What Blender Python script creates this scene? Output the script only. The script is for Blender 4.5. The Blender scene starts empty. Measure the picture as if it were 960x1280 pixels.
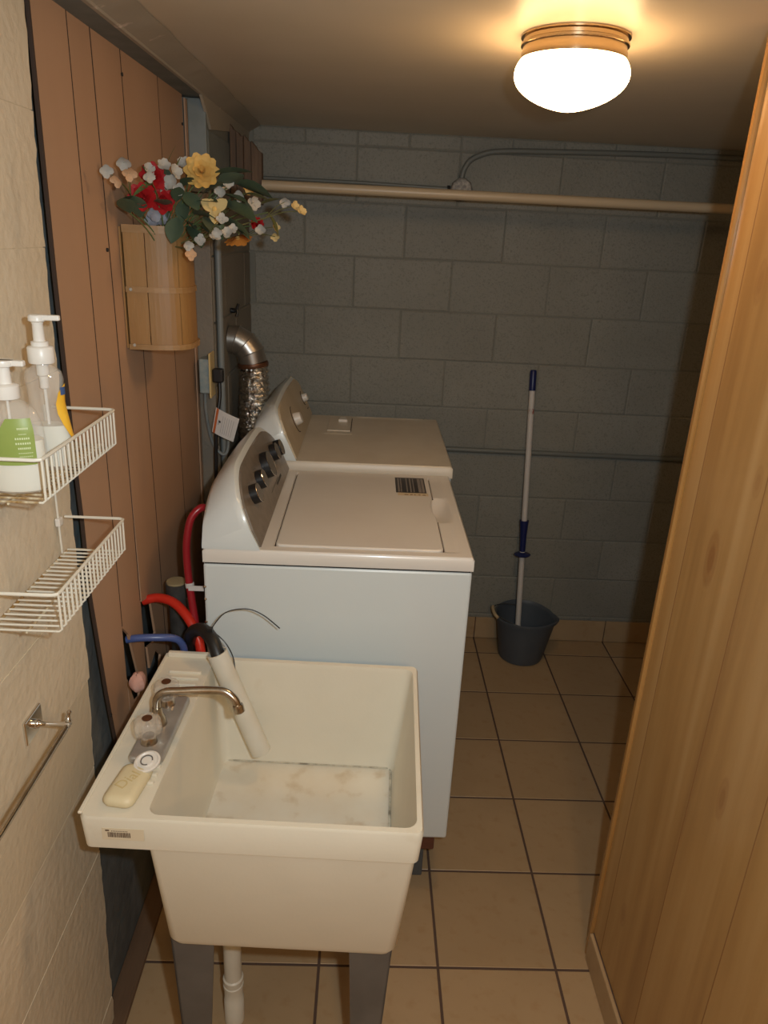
import bpy, bmesh, math, random
from mathutils import Vector, Matrix, Euler
random.seed(7)
PI = math.pi
scn = bpy.context.scene
col = scn.collection

# ------------------------------------------------------------------ camera
CAM = Vector((0.849, -3.171, 1.849))
YAW, PIT, ROLL = 0.0315, -0.3635, 0.0499
fw = Vector((math.sin(YAW)*math.cos(PIT), math.cos(YAW)*math.cos(PIT), math.sin(PIT)))
rt = Vector((math.cos(YAW), -math.sin(YAW), 0)); up = rt.cross(fw)
r2 = math.cos(ROLL)*rt + math.sin(ROLL)*up
u2 = -math.sin(ROLL)*rt + math.cos(ROLL)*up
cd = bpy.data.cameras.new('camera'); cam = bpy.data.objects.new('camera', cd); col.objects.link(cam)
cam.matrix_world = Matrix(((r2.x, u2.x, -fw.x, CAM.x), (r2.y, u2.y, -fw.y, CAM.y), (r2.z, u2.z, -fw.z, CAM.z), (0, 0, 0, 1)))
cd.sensor_fit = 'HORIZONTAL'; cd.sensor_width = 36.0; cd.lens = 913.48/960*36.0
cd.clip_start = 0.01
scn.camera = cam

# ------------------------------------------------------------------ world, lights, exposure
w = bpy.data.worlds.new('world'); scn.world = w; w.use_nodes = True
w.node_tree.nodes['Background'].inputs[0].default_value = (0.05, 0.045, 0.04, 1)
w.node_tree.nodes['Background'].inputs[1].default_value = 0.3
scn.view_settings.view_transform = 'Standard'; scn.view_settings.look = 'None'
scn.view_settings.gamma = 1.0; scn.view_settings.use_curve_mapping = False
scn.view_settings.exposure = 0.0

def area_light(name, loc, aim, size, power, color):
    ld = bpy.data.lights.new(name, 'AREA'); ld.shape = 'DISK'; ld.size = size; ld.energy = power; ld.color = color
    o = bpy.data.objects.new(name, ld); col.objects.link(o); o.location = loc
    o.rotation_euler = (Vector(aim)-Vector(loc)).to_track_quat('-Z', 'Y').to_euler()
    return o
# the camera's own flash, just right of and above the lens
area_light('camera_flash', CAM + r2*0.10 + u2*0.05, CAM + r2*0.0 + fw*3.0, 0.035, 11.6, (0.84, 1.0, 1.09))
# the warm ceiling lamp of the part of the basement behind the photographer
area_light('rear_room_lamp', (1.1, -3.9, 2.15), (0.9, -3.6, 0.0), 0.25, 12.0, (1.0, 0.66, 0.32))
LAMP_STRENGTH = 23.0

# ------------------------------------------------------------------ materials
MATS = {}
def mat(name, color, rough=0.5, metal=0.0, color2=None, nscale=8.0, stretch=(1, 1, 1), bump=0.0, bscale=60.0,
        trans=0.0, ior=1.45, emit=None, estr=0.0, coat=0.0, contrast=(0.35, 0.65), bdist=0.002, detail=4.0, alpha=1.0, spec=0.5):
    if name in MATS: return MATS[name]
    m = bpy.data.materials.new(name); m.use_nodes = True; nt = m.node_tree; b = nt.nodes['Principled BSDF']
    c1 = (*color, 1)
    b.inputs['Base Color'].default_value = c1
    b.inputs['Roughness'].default_value = rough; b.inputs['Metallic'].default_value = metal
    b.inputs['Specular IOR Level'].default_value = spec
    if trans: b.inputs['Transmission Weight'].default_value = trans; b.inputs['IOR'].default_value = ior
    if coat: b.inputs['Coat Weight'].default_value = coat; b.inputs['Coat Roughness'].default_value = 0.1
    if alpha < 1: b.inputs['Alpha'].default_value = alpha
    if emit: b.inputs['Emission Color'].default_value = (*emit, 1); b.inputs['Emission Strength'].default_value = estr
    tc = nt.nodes.new('ShaderNodeTexCoord'); mp = nt.nodes.new('ShaderNodeMapping')
    nt.links.new(tc.outputs['Object'], mp.inputs[0]); mp.inputs['Scale'].default_value = stretch
    if color2:
        n = nt.nodes.new('ShaderNodeTexNoise'); n.inputs['Scale'].default_value = nscale; n.inputs['Detail'].default_value = detail
        nt.links.new(mp.outputs[0], n.inputs['Vector'])
        cr = nt.nodes.new('ShaderNodeValToRGB'); cr.color_ramp.elements[0].position = contrast[0]; cr.color_ramp.elements[1].position = contrast[1]
        cr.color_ramp.elements[0].color = c1; cr.color_ramp.elements[1].color = (*color2, 1)
        nt.links.new(n.outputs['Fac'], cr.inputs[0]); nt.links.new(cr.outputs[0], b.inputs['Base Color'])
    if bump:
        n2 = nt.nodes.new('ShaderNodeTexNoise'); n2.inputs['Scale'].default_value = bscale; n2.inputs['Detail'].default_value = 5
        nt.links.new(mp.outputs[0], n2.inputs['Vector'])
        bp = nt.nodes.new('ShaderNodeBump'); bp.inputs['Strength'].default_value = bump; bp.inputs['Distance'].default_value = bdist
        nt.links.new(n2.outputs['Fac'], bp.inputs['Height']); nt.links.new(bp.outputs[0], b.inputs['Normal'])
    MATS[name] = m
    return m
def node(m, t): return m.node_tree.nodes.new(t)
def mixin(m, fac_socket, color):
    """lay a second colour over the current base colour, by a mask"""
    nt = m.node_tree; b = nt.nodes['Principled BSDF']; inp = b.inputs['Base Color']
    mx = nt.nodes.new('ShaderNodeMix'); mx.data_type = 'RGBA'
    if inp.is_linked: nt.links.new(inp.links[0].from_socket, mx.inputs[6])
    else: mx.inputs[6].default_value = inp.default_value
    mx.inputs[7].default_value = (*color, 1)
    nt.links.new(fac_socket, mx.inputs[0]); nt.links.new(mx.outputs[2], inp)
def noise_mask(m, scale, lo, hi, stretch=(1, 1, 1), detail=4, loc=(0, 0, 0)):
    nt = m.node_tree; tc = node(m, 'ShaderNodeTexCoord'); mp = node(m, 'ShaderNodeMapping'); n = node(m, 'ShaderNodeTexNoise')
    mp.inputs['Scale'].default_value = stretch; mp.inputs['Location'].default_value = loc
    n.inputs['Scale'].default_value = scale; n.inputs['Detail'].default_value = detail
    r = node(m, 'ShaderNodeMapRange'); r.inputs[1].default_value = lo; r.inputs[2].default_value = hi
    nt.links.new(tc.outputs['Object'], mp.inputs[0]); nt.links.new(mp.outputs[0], n.inputs['Vector']); nt.links.new(n.outputs['Fac'], r.inputs[0])
    return r.outputs[0]
def random_tint(m, amount):
    """slight difference of brightness from piece to piece"""
    nt = m.node_tree; b = nt.nodes['Principled BSDF']; inp = b.inputs['Base Color']
    oi = node(m, 'ShaderNodeObjectInfo'); mr = node(m, 'ShaderNodeMapRange'); hs = node(m, 'ShaderNodeHueSaturation')
    mr.inputs[3].default_value = 1-amount; mr.inputs[4].default_value = 1+amount
    nt.links.new(oi.outputs['Random'], mr.inputs[0]); nt.links.new(mr.outputs[0], hs.inputs['Value'])
    if inp.is_linked: nt.links.new(inp.links[0].from_socket, hs.inputs['Color'])
    else: hs.inputs['Color'].default_value = inp.default_value
    nt.links.new(hs.outputs[0], inp)

M_BLOCK = mat('grey_block_paint', (0.238, 0.232, 0.196), 0.62, color2=(0.272, 0.266, 0.23), nscale=3, bump=0.7, bscale=110, bdist=0.003)
mixin(M_BLOCK, noise_mask(M_BLOCK, 150, 0.52, 0.78, detail=2), (0.17, 0.168, 0.145)); random_tint(M_BLOCK, 0.045)
M_MORTAR = mat('grey_mortar', (0.205, 0.207, 0.18), 0.8, bump=0.6, bscale=90)
M_CREAM = mat('cream_block_paint', (0.66, 0.56, 0.41), 0.45, color2=(0.72, 0.62, 0.47), nscale=5, bump=0.8, bscale=45, bdist=0.003)
mixin(M_CREAM, noise_mask(M_CREAM, 7, 0.60, 0.85, stretch=(1, 1, .6), detail=6), (0.47, 0.42, 0.33)); random_tint(M_CREAM, 0.02)
M_CREAM_JOINT = mat('cream_mortar', (0.60, 0.51, 0.37), 0.7, bump=0.8, bscale=70)
M_GREYWALL = mat('grey_wall_paint', (0.155, 0.165, 0.162), 0.7, color2=(0.105, 0.112, 0.11), nscale=9, bump=0.8, bscale=30, bdist=0.005)
mixin(M_GREYWALL, noise_mask(M_GREYWALL, 14, 0.62, 0.70, stretch=(1, 1, 2.5)), (0.09, 0.13, 0.14))
M_FARWALL = mat('brown_grey_wall_paint', (0.19, 0.165, 0.13), 0.65, color2=(0.22, 0.20, 0.165), nscale=4, bump=0.7, bscale=90, bdist=0.003)
M_JAMB = mat('blue_grey_jamb_paint', (0.20, 0.225, 0.22), 0.6, color2=(0.17, 0.19, 0.18), nscale=12, bump=0.7, bscale=40)
M_LINTEL = mat('dark_grey_lintel_paint', (0.13, 0.145, 0.13), 0.7, color2=(0.19, 0.20, 0.18), nscale=8, bump=0.6, bscale=40)
M_CEIL = mat('tan_ceiling_paint', (0.62, 0.54, 0.41), 0.42, color2=(0.67, 0.58, 0.45), nscale=2.5, bump=0.25, bscale=8, bdist=0.004)
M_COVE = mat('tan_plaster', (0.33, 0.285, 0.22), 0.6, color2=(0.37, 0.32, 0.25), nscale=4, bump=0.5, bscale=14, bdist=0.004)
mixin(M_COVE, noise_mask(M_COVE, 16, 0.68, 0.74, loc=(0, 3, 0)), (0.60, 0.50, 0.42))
M_PLANK = mat('red_brown_board', (0.47, 0.29, 0.18), 0.55, color2=(0.42, 0.255, 0.155), nscale=3.0, stretch=(1, 1, .25), bump=0.25, bscale=120, bdist=0.001)
mixin(M_PLANK, noise_mask(M_PLANK, 2.2, 0.62, 0.85), (0.32, 0.22, 0.16)); random_tint(M_PLANK, 0.06)
M_TILE = mat('tan_floor_tile', (0.39, 0.265, 0.145), 0.38, color2=(0.45, 0.315, 0.18), nscale=4.0, bump=0.12, bscale=30, contrast=(0.25, 0.75))
mixin(M_TILE, noise_mask(M_TILE, 30, 0.55, 0.8), (0.38, 0.24, 0.12)); random_tint(M_TILE, 0.05)
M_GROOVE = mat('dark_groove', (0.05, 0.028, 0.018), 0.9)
M_GROUT = mat('brown_grout', (0.10, 0.062, 0.045), 0.9, bump=0.5, bscale=200)
M_DARKWOOD = mat('dark_weathered_wood', (0.085, 0.05, 0.03), 0.7, color2=(0.15, 0.09, 0.05), nscale=10, stretch=(4, 4, .4), bump=0.8, bscale=40)
M_REDWOOD = mat('red_brown_timber', (0.13, 0.045, 0.025), 0.6, color2=(0.08, 0.03, 0.02), nscale=12, stretch=(.5, 3, 3), bump=0.5, bscale=60)
M_STRIP = mat('brown_base_wood', (0.16, 0.095, 0.055), 0.6, color2=(0.12, 0.07, 0.04), nscale=10, stretch=(3, .3, 3), bump=0.4, bscale=50)
M_WHITE = mat('white_enamel', (0.68, 0.73, 0.73), 0.28, coat=0.3, bump=0.05, bscale=300)
M_WTOP_LAMPLIT = mat('white_enamel_top_lamplit', (0.70, 0.67, 0.62), 0.30, coat=0.2, color2=(0.67, 0.63, 0.58), nscale=5)  # white enamel again, with the lamp's warmth put into its colour
M_DRYTOP = mat('dusty_white_enamel', (0.58, 0.51, 0.41), 0.38, color2=(0.64, 0.58, 0.48), nscale=6)
M_DRYPANEL = mat('dusty_cream_panel', (0.56, 0.47, 0.34), 0.4, color2=(0.50, 0.41, 0.28), nscale=9)
M_TAUPE = mat('taupe_panel', (0.17, 0.14, 0.11), 0.38, color2=(0.21, 0.175, 0.14), nscale=40, coat=0.2)
M_BLACK = mat('black_plastic', (0.012, 0.012, 0.013), 0.4)
M_DARKGAP = mat('dark_brown_gap', (0.05, 0.028, 0.02), 0.8)
M_KNOBFACE = mat('silver_grey_knob_face', (0.16, 0.15, 0.14), 0.3, metal=0.3)
M_CHROME = mat('chrome', (0.75, 0.74, 0.72), 0.12, metal=1.0)
M_PLATE = mat('dull_plate_chrome', (0.50, 0.48, 0.45), 0.3, metal=0.6, color2=(0.42, 0.40, 0.37), nscale=30)
M_AGEDCHROME = mat('aged_chrome', (0.58, 0.53, 0.47), 0.22, metal=1.0, color2=(0.42, 0.35, 0.27), nscale=40)
M_GALV = mat('galvanized_steel', (0.50, 0.47, 0.43), 0.32, metal=0.9, color2=(0.42, 0.40, 0.37), nscale=20)
M_FOIL = mat('aluminium_foil', (0.70, 0.68, 0.64), 0.16, metal=1.0, bump=1.0, bscale=55, bdist=0.01)
M_CLAMP = mat('brown_clamp', (0.14, 0.06, 0.03), 0.4, metal=0.5)
M_SINK = mat('cream_sink_plastic', (0.73, 0.68, 0.56), 0.42, color2=(0.71, 0.66, 0.54), nscale=10, bump=0.1, bscale=150)
M_PVC = mat('white_pvc', (0.70, 0.67, 0.58), 0.4, color2=(0.64, 0.60, 0.50), nscale=10)
M_SOAP = mat('yellow_soap', (0.68, 0.59, 0.38), 0.5)
M_WPLASTIC = mat('white_plastic', (0.74, 0.70, 0.64), 0.35)
M_CLEARP = mat('clear_acrylic', (0.72, 0.66, 0.57), 0.08, alpha=0.38, spec=1.0, coat=1.0)
M_CLEARB = mat('clear_bottle_plastic', (0.85, 0.80, 0.73), 0.06, alpha=0.22, spec=1.0, coat=1.0)
M_LIQUID = mat('cloudy_liquid_soap', (0.74, 0.73, 0.64), 0.4)
M_YLABEL = mat('orange_yellow_label', (0.80, 0.42, 0.03), 0.4, color2=(0.85, 0.50, 0.05), nscale=30)
M_GLABEL = mat('green_label', (0.24, 0.31, 0.07), 0.4, color2=(0.28, 0.35, 0.09), nscale=10)
M_INK = mat('pale_ink', (0.60, 0.66, 0.38), 0.5)
M_DINK = mat('dark_ink', (0.02, 0.018, 0.016), 0.5)
M_BLUEINK = mat('blue_ink', (0.05, 0.10, 0.25), 0.5)
M_WIRE = mat('white_coated_wire', (0.72, 0.68, 0.58), 0.4)
M_WIREYEL = mat('rust_stained_wire', (0.62, 0.55, 0.40), 0.5, color2=(0.30, 0.17, 0.05), nscale=45, contrast=(0.42, 0.6))
M_WIREMIX = mat('slightly_rusty_wire', (0.68, 0.64, 0.54), 0.5, color2=(0.36, 0.24, 0.12), nscale=30, contrast=(0.6, 0.7))
M_BRASS = mat('antique_brass', (0.46, 0.35, 0.22), 0.24, metal=1.0)
M_GLOBE = mat('lit_opal_glass', (0.9, 0.85, 0.75), 0.3, emit=(1.0, 0.61, 0.28), estr=LAMP_STRENGTH)
M_CONDUIT = mat('grey_painted_conduit', (0.17, 0.18, 0.165), 0.45)
M_CONDUITL = mat('light_grey_conduit', (0.20, 0.22, 0.22), 0.45)
M_ROD = mat('tan_painted_rod', (0.50, 0.40, 0.27), 0.38)
M_JBOX = mat('speckled_junction_box', (0.30, 0.27, 0.23), 0.5, metal=0.3, color2=(0.13, 0.12, 0.11), nscale=90, bump=0.6, bscale=90)
M_BUCKET = mat('blue_grey_bucket', (0.080, 0.094, 0.112), 0.5, color2=(0.068, 0.082, 0.10), nscale=9)
M_NAVY = mat('navy_plastic', (0.012, 0.02, 0.10), 0.35)
M_POLE = mat('white_mop_pole', (0.66, 0.62, 0.58), 0.4)
M_MOPHEAD = mat('grey_mop_strands', (0.13, 0.13, 0.13), 0.9)
M_HANDLEWOOD = mat('pale_wood_grip', (0.55, 0.42, 0.25), 0.5)
M_RED = mat('bright_red_hose', (0.62, 0.030, 0.015), 0.3)
M_DRED = mat('dark_red_hose', (0.30, 0.012, 0.02), 0.28)
M_BLUE = mat('blue_hose', (0.07, 0.11, 0.30), 0.3)
M_RUBBER = mat('black_rubber', (0.012, 0.012, 0.012), 0.45)
M_IRON = mat('dark_iron', (0.06, 0.058, 0.055), 0.6, color2=(0.035, 0.033, 0.03), nscale=30, bump=0.5, bscale=60)
M_TANCAP = mat('tan_pipe_cap', (0.36, 0.28, 0.15), 0.7, bump=0.5, bscale=90)
M_BEIGE = mat('yellowed_plate', (0.62, 0.48, 0.22), 0.4)
M_OUTBOX = mat('blue_grey_box', (0.20, 0.27, 0.29), 0.5, color2=(0.30, 0.34, 0.33), nscale=60)
M_PAPER = mat('white_paper_tag', (0.62, 0.60, 0.58), 0.7)
M_ORANGE = mat('orange_band', (0.50, 0.12, 0.03), 0.6)
M_LEG = mat('grey_sheet_steel', (0.17, 0.165, 0.16), 0.42, metal=0.4, color2=(0.14, 0.135, 0.13), nscale=12)
M_BSLAT = mat('bamboo_slat', (0.28, 0.140, 0.042), 0.5, color2=(0.32, 0.172, 0.058), nscale=10, stretch=(2, 2, .3), bump=0.3, bscale=80)
random_tint(M_BSLAT, 0.07)
M_BBAND = mat('pale_bamboo_band', (0.36, 0.21, 0.09), 0.5, color2=(0.30, 0.165, 0.06), nscale=30, stretch=(1, 1, 3))
M_LEAFD = mat('dark_green_leaf', (0.042, 0.070, 0.045), 0.5, color2=(0.06, 0.09, 0.05), nscale=30)
M_LEAFG = mat('grey_green_leaf', (0.060, 0.080, 0.055), 0.5, color2=(0.08, 0.10, 0.06), nscale=30)
M_LEAFM = mat('olive_leaf', (0.10, 0.115, 0.035), 0.5, color2=(0.13, 0.13, 0.05), nscale=30)
M_BLADE = mat('green_blade', (0.085, 0.13, 0.045), 0.5)
M_PWHITE = mat('white_petal', (0.40, 0.375, 0.33), 0.7)
M_PYEL = mat('yellow_petal', (0.62, 0.35, 0.08), 0.65, color2=(0.66, 0.42, 0.12), nscale=60)
M_PPALE = mat('pale_yellow_petal', (0.56, 0.42, 0.18), 0.7)
M_PORANGE = mat('orange_petal', (0.55, 0.21, 0.03), 0.65)
M_PPEACH = mat('peach_petal', (0.55, 0.33, 0.18), 0.7)
M_PRED = mat('red_petal', (0.42, 0.010, 0.012), 0.6)
M_LAV = mat('lavender_white_petal', (0.30, 0.30, 0.34), 0.7)
M_PINK = mat('pink_sponge', (0.55, 0.30, 0.24), 0.9, color2=(0.62, 0.38, 0.32), nscale=40, bump=0.8, bscale=60)
M_CONC = mat('dark_concrete', (0.085, 0.09, 0.095), 0.85, bump=0.7, bscale=50)
# stained inside of the sink
mixin(M_SINK, noise_mask(M_SINK, 9, 0.66, 0.9, detail=8), (0.56, 0.47, 0.33))
M_SINKFLOOR = mat('stained_sink_floor', (0.74, 0.70, 0.60), 0.5, color2=(0.69, 0.62, 0.50), nscale=8, bump=0.15, bscale=100, detail=8)
mixin(M_SINKFLOOR, noise_mask(M_SINKFLOOR, 16, 0.56, 0.78, detail=12), (0.55, 0.44, 0.30))
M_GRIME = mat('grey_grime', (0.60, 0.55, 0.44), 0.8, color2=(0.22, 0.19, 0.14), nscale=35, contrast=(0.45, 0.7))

def wood_panel():
    m = mat('honey_pine_board', (0.50, 0.29, 0.11), 0.38, bump=0.12, bscale=60, stretch=(2, 2, .2), coat=0.15)
    nt = m.node_tree; b = nt.nodes['Principled BSDF']
    tc = node(m, 'ShaderNodeTexCoord'); mp = node(m, 'ShaderNodeMapping'); mp.inputs['Scale'].default_value = (1, 1, 0.055)
    oi = node(m, 'ShaderNodeObjectInfo'); add = node(m, 'ShaderNodeVectorMath'); add.operation = 'ADD'
    sc = node(m, 'ShaderNodeVectorMath'); sc.operation = 'SCALE'; sc.inputs[3].default_value = 7.0
    cmb = node(m, 'ShaderNodeCombineXYZ'); nt.links.new(oi.outputs['Random'], cmb.inputs[2]); nt.links.new(oi.outputs['Random'], cmb.inputs[1])
    nt.links.new(cmb.outputs[0], sc.inputs[0]); nt.links.new(tc.outputs['Object'], add.inputs[0]); nt.links.new(sc.outputs[0], add.inputs[1])
    nt.links.new(add.outputs[0], mp.inputs[0])
    n = node(m, 'ShaderNodeTexNoise'); n.inputs['Scale'].default_value = 15; n.inputs['Detail'].default_value = 5; n.inputs['Distortion'].default_value = 0.4
    nt.links.new(mp.outputs[0], n.inputs['Vector'])
    cr = node(m, 'ShaderNodeValToRGB'); e = cr.color_ramp.elements
    e[0].position = 0.28; e[0].color = (0.31, 0.16, 0.052, 1); e[1].position = 0.72; e[1].color = (0.50, 0.31, 0.13, 1)
    x = e.new(0.5); x.color = (0.42, 0.24, 0.085, 1)
    nt.links.new(n.outputs['Fac'], cr.inputs[0]); nt.links.new(cr.outputs[0], b.inputs['Base Color'])
    v = node(m, 'ShaderNodeTexVoronoi'); v.inputs['Scale'].default_value = 1.0
    mp2 = node(m, 'ShaderNodeMapping'); mp2.inputs['Scale'].default_value = (1, 5.5, 1.5); nt.links.new(add.outputs[0], mp2.inputs[0])
    nt.links.new(mp2.outputs[0], v.inputs['Vector'])
    r = node(m, 'ShaderNodeMapRange'); r.inputs[1].default_value = 0.20; r.inputs[2].default_value = 0.03; r.inputs[3].default_value = 0; r.inputs[4].default_value = 0.65
    nt.links.new(v.outputs['Distance'], r.inputs[0])
    mixin(m, r.outputs[0], (0.24, 0.10, 0.035))
    for ky, kz, sy, sz, dk in ((-1.893, 1.292, .030, .075, .75), (-1.850, 1.80, .022, .05, .45), (-2.12, .915, .02, .06, .6), (-1.99, 1.48, .018, .04, .4), (-1.86, .32, .02, .045, .5)):
        sub = node(m, 'ShaderNodeVectorMath'); sub.operation = 'SUBTRACT'; sub.inputs[1].default_value = (0, ky, kz)
        nt.links.new(tc.outputs['Object'], sub.inputs[0])
        ml = node(m, 'ShaderNodeVectorMath'); ml.operation = 'MULTIPLY'; ml.inputs[1].default_value = (0, 1/sy, 1/sz); nt.links.new(sub.outputs[0], ml.inputs[0])
        ln_ = node(m, 'ShaderNodeVectorMath'); ln_.operation = 'LENGTH'; nt.links.new(ml.outputs[0], ln_.inputs[0])
        wv_ = node(m, 'ShaderNodeMath'); wv_.operation = 'SINE'; mu = node(m, 'ShaderNodeMath'); mu.operation = 'MULTIPLY'; mu.inputs[1].default_value = 16
        nt.links.new(ln_.outputs['Value'], mu.inputs[0]); nt.links.new(mu.outputs[0], wv_.inputs[0])
        ad = node(m, 'ShaderNodeMath'); ad.operation = 'MULTIPLY_ADD'; ad.inputs[1].default_value = .12; ad.inputs[2].default_value = 0
        nt.links.new(wv_.outputs[0], ad.inputs[0]); ad2 = node(m, 'ShaderNodeMath'); ad2.operation = 'ADD'
        nt.links.new(ad.outputs[0], ad2.inputs[0]); nt.links.new(ln_.outputs['Value'], ad2.inputs[1])
        kr = node(m, 'ShaderNodeMapRange'); kr.inputs[1].default_value = 1.0; kr.inputs[2].default_value = .05; kr.inputs[3].default_value = 0; kr.inputs[4].default_value = dk
        nt.links.new(ad2.outputs[0], kr.inputs[0]); mixin(m, kr.outputs[0], (0.25, 0.10, 0.03))
    random_tint(m, 0.05)
    return m
M_PINE = wood_panel()
M_PINEEDGE = mat('honey_pine_trim', (0.42, 0.22, 0.07), 0.22, color2=(0.36, 0.18, 0.05), nscale=14, stretch=(2, 2, .2), coat=0.3)
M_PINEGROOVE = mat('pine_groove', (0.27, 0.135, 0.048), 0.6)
M_PLAIN = mat('plain_tan_wall_paint', (0.42, 0.36, 0.27), 0.7, bump=0.2, bscale=20)

# ------------------------------------------------------------------ mesh helpers
ORG = {}
class MB:
    def __init__(s, xf=None): s.v = []; s.f = []; s.xf = xf
    def add(s, vs, fs):
        n = len(s.v); s.v += [tuple(p) for p in vs]; s.f += [tuple(i+n for i in f) for f in fs]; return s
    def box(s, x0, x1, y0, y1, z0, z1):
        vs = [(x, y, z) for z in (z0, z1) for y in (y0, y1) for x in (x0, x1)]
        return s.add(vs, [(0, 2, 3, 1), (4, 5, 7, 6), (0, 1, 5, 4), (2, 6, 7, 3), (0, 4, 6, 2), (1, 3, 7, 5)])
    def prism(s, poly, axis, a, b):
        n = len(poly)
        def P(p, t):
            return {'x': (t, p[0], p[1]), 'y': (p[0], t, p[1]), 'z': (p[0], p[1], t)}[axis]
        vs = [P(p, a) for p in poly] + [P(p, b) for p in poly]
        fs = [tuple(range(n)), tuple(range(2*n-1, n-1, -1))] + [(i, (i+1) % n, n+(i+1) % n, n+i) for i in range(n)]
        return s.add(vs, fs)
    def loft(s, rings, cap0=True, cap1=True):
        n = len(rings[0]); vs = [p for r in rings for p in r]; fs = []
        for k in range(len(rings)-1):
            for i in range(n):
                j = (i+1) % n; fs.append((k*n+i, k*n+j, (k+1)*n+j, (k+1)*n+i))
        if cap0: fs.append(tuple(range(n-1, -1, -1)))
        if cap1: fs.append(tuple(range((len(rings)-1)*n, len(rings)*n)))
        return s.add(vs, fs)
    def lathe(s, prof, loc=(0, 0, 0), axis=(0, 0, 1), seg=24, cap0=True, cap1=True, flute=0, famp=0.0):
        q = Vector(axis).to_track_quat('Z', 'Y'); L = Vector(loc); rings = []
        for r, h in prof:
            ring = []
            for i in range(seg):
                a = 2*PI*i/seg; rr = r*(1+famp*math.cos(flute*a)) if flute else r
                ring.append(L + q @ Vector((rr*math.cos(a), rr*math.sin(a), h)))
            rings.append(ring)
        return s.loft(rings, cap0, cap1)
    def tube(s, pts, r, seg=10, smooth=0, caps=True):
        P = [Vector(p) for p in pts]
        if smooth: P = spline(P, smooth)
        n = len(P); rings = []; up_ = None
        for i in range(n):
            t = (P[min(i+1, n-1)]-P[max(i-1, 0)]).normalized()
            if up_ is None:
                a = Vector((0, 0, 1)) if abs(t.z) < 0.9 else Vector((1, 0, 0)); up_ = t.cross(a).normalized()
            up_ = (up_ - t*up_.dot(t)).normalized(); b = t.cross(up_)
            rr = r[i*(len(r)-1)//max(1, n-1)] if isinstance(r, (list, tuple)) else (r(i/(n-1)) if callable(r) else r)
            rings.append([P[i] + rr*(math.cos(2*PI*k/seg)*up_ + math.sin(2*PI*k/seg)*b) for k in range(seg)])
        return s.loft(rings, caps, caps)
    def build(s, name, m, parent=None, smooth=False, bevel=0.0, bseg=2, origin=None, local=False, sub=0):
        if origin is not None: org = Vector(origin)
        elif parent is not None and not local: org = ORG[parent.name]
        else: org = Vector((0, 0, 0))
        vs = s.v if s.xf is None else [tuple(s.xf @ Vector(p)) for p in s.v]
        me = bpy.data.meshes.new(name); me.from_pydata([tuple(Vector(p)-org) for p in vs], [], s.f)
        me.validate(); me.materials.append(m)
        bm = bmesh.new(); bm.from_mesh(me); bmesh.ops.recalc_face_normals(bm, faces=bm.faces); bm.to_mesh(me); bm.free()
        o = bpy.data.objects.new(name, me); col.objects.link(o)
        if parent is not None: o.parent = parent
        else: o.location = org
        ORG[o.name] = org
        if smooth:
            for p in me.polygons: p.use_smooth = True
            try: me.set_sharp_from_angle(angle=math.radians(42))
            except Exception: pass
        if bevel:
            b = o.modifiers.new('bevel', 'BEVEL'); b.width = bevel; b.segments = bseg; b.limit_method = 'ANGLE'; b.angle_limit = math.radians(40)
        if sub:
            b = o.modifiers.new('sub', 'SUBSURF'); b.levels = sub; b.render_levels = sub
        return o
def spline(P, k):
    out = []
    n = len(P)
    for i in range(n-1):
        p0 = P[max(i-1, 0)]; p1 = P[i]; p2 = P[i+1]; p3 = P[min(i+2, n-1)]
        for j in range(k):
            t = j/k
            out.append(0.5*((2*p1)+(-p0+p2)*t+(2*p0-5*p1+4*p2-p3)*t*t+(-p0+3*p1-3*p2+p3)*t**3))
    out.append(P[-1]); return out
def rrect(x0, x1, y0, y1, r, n=4):
    pts = []
    for cx, cy, a0 in ((x1-r, y1-r, 0), (x0+r, y1-r, PI/2), (x0+r, y0+r, PI), (x1-r, y0+r, 1.5*PI)):
        for i in range(n+1):
            a = a0 + PI/2*i/n; pts.append((cx+r*math.cos(a), cy+r*math.sin(a)))
    return pts
def thing(name, label, cat, loc=(0, 0, 0), rot=(0, 0, 0), group=None):
    o = bpy.data.objects.new(name, None); col.objects.link(o); o.location = loc; o.rotation_euler = rot
    o.empty_display_size = 0.05
    o['label'] = label; o['category'] = cat
    if group: o['group'] = group
    ORG[o.name] = Vector(loc); return o
def tag(o, label, cat, group=None):
    o['label'] = label; o['category'] = cat
    if group: o['group'] = group
    return o
def struct(o): o['kind'] = 'structure'; return o
def text_mesh(name, body, size, m, parent, mw, extrude=0.0005):
    cu = bpy.data.curves.new(name, 'FONT'); cu.body = body; cu.size = size; cu.extrude = extrude; cu.align_x = 'CENTER'; cu.align_y = 'CENTER'
    t = bpy.data.objects.new(name+'_c', cu); col.objects.link(t)
    me = bpy.data.meshes.new_from_object(t.evaluated_get(bpy.context.evaluated_depsgraph_get()))
    bpy.data.objects.remove(t); bpy.data.curves.remove(cu)
    me.name = name; me.transform(mw); me.transform(Matrix.Translation(-ORG[parent.name])); me.materials.clear(); me.materials.append(m)
    o = bpy.data.objects.new(name, me); col.objects.link(o); o.parent = parent; ORG[o.name] = ORG[parent.name]
    return o

# ================================================================== SETTING
CZ = 2.218
T = 0.3223; XA = 1.4232; D0 = 0.1515
XL = 0.262           # grey wall face on the left
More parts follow.
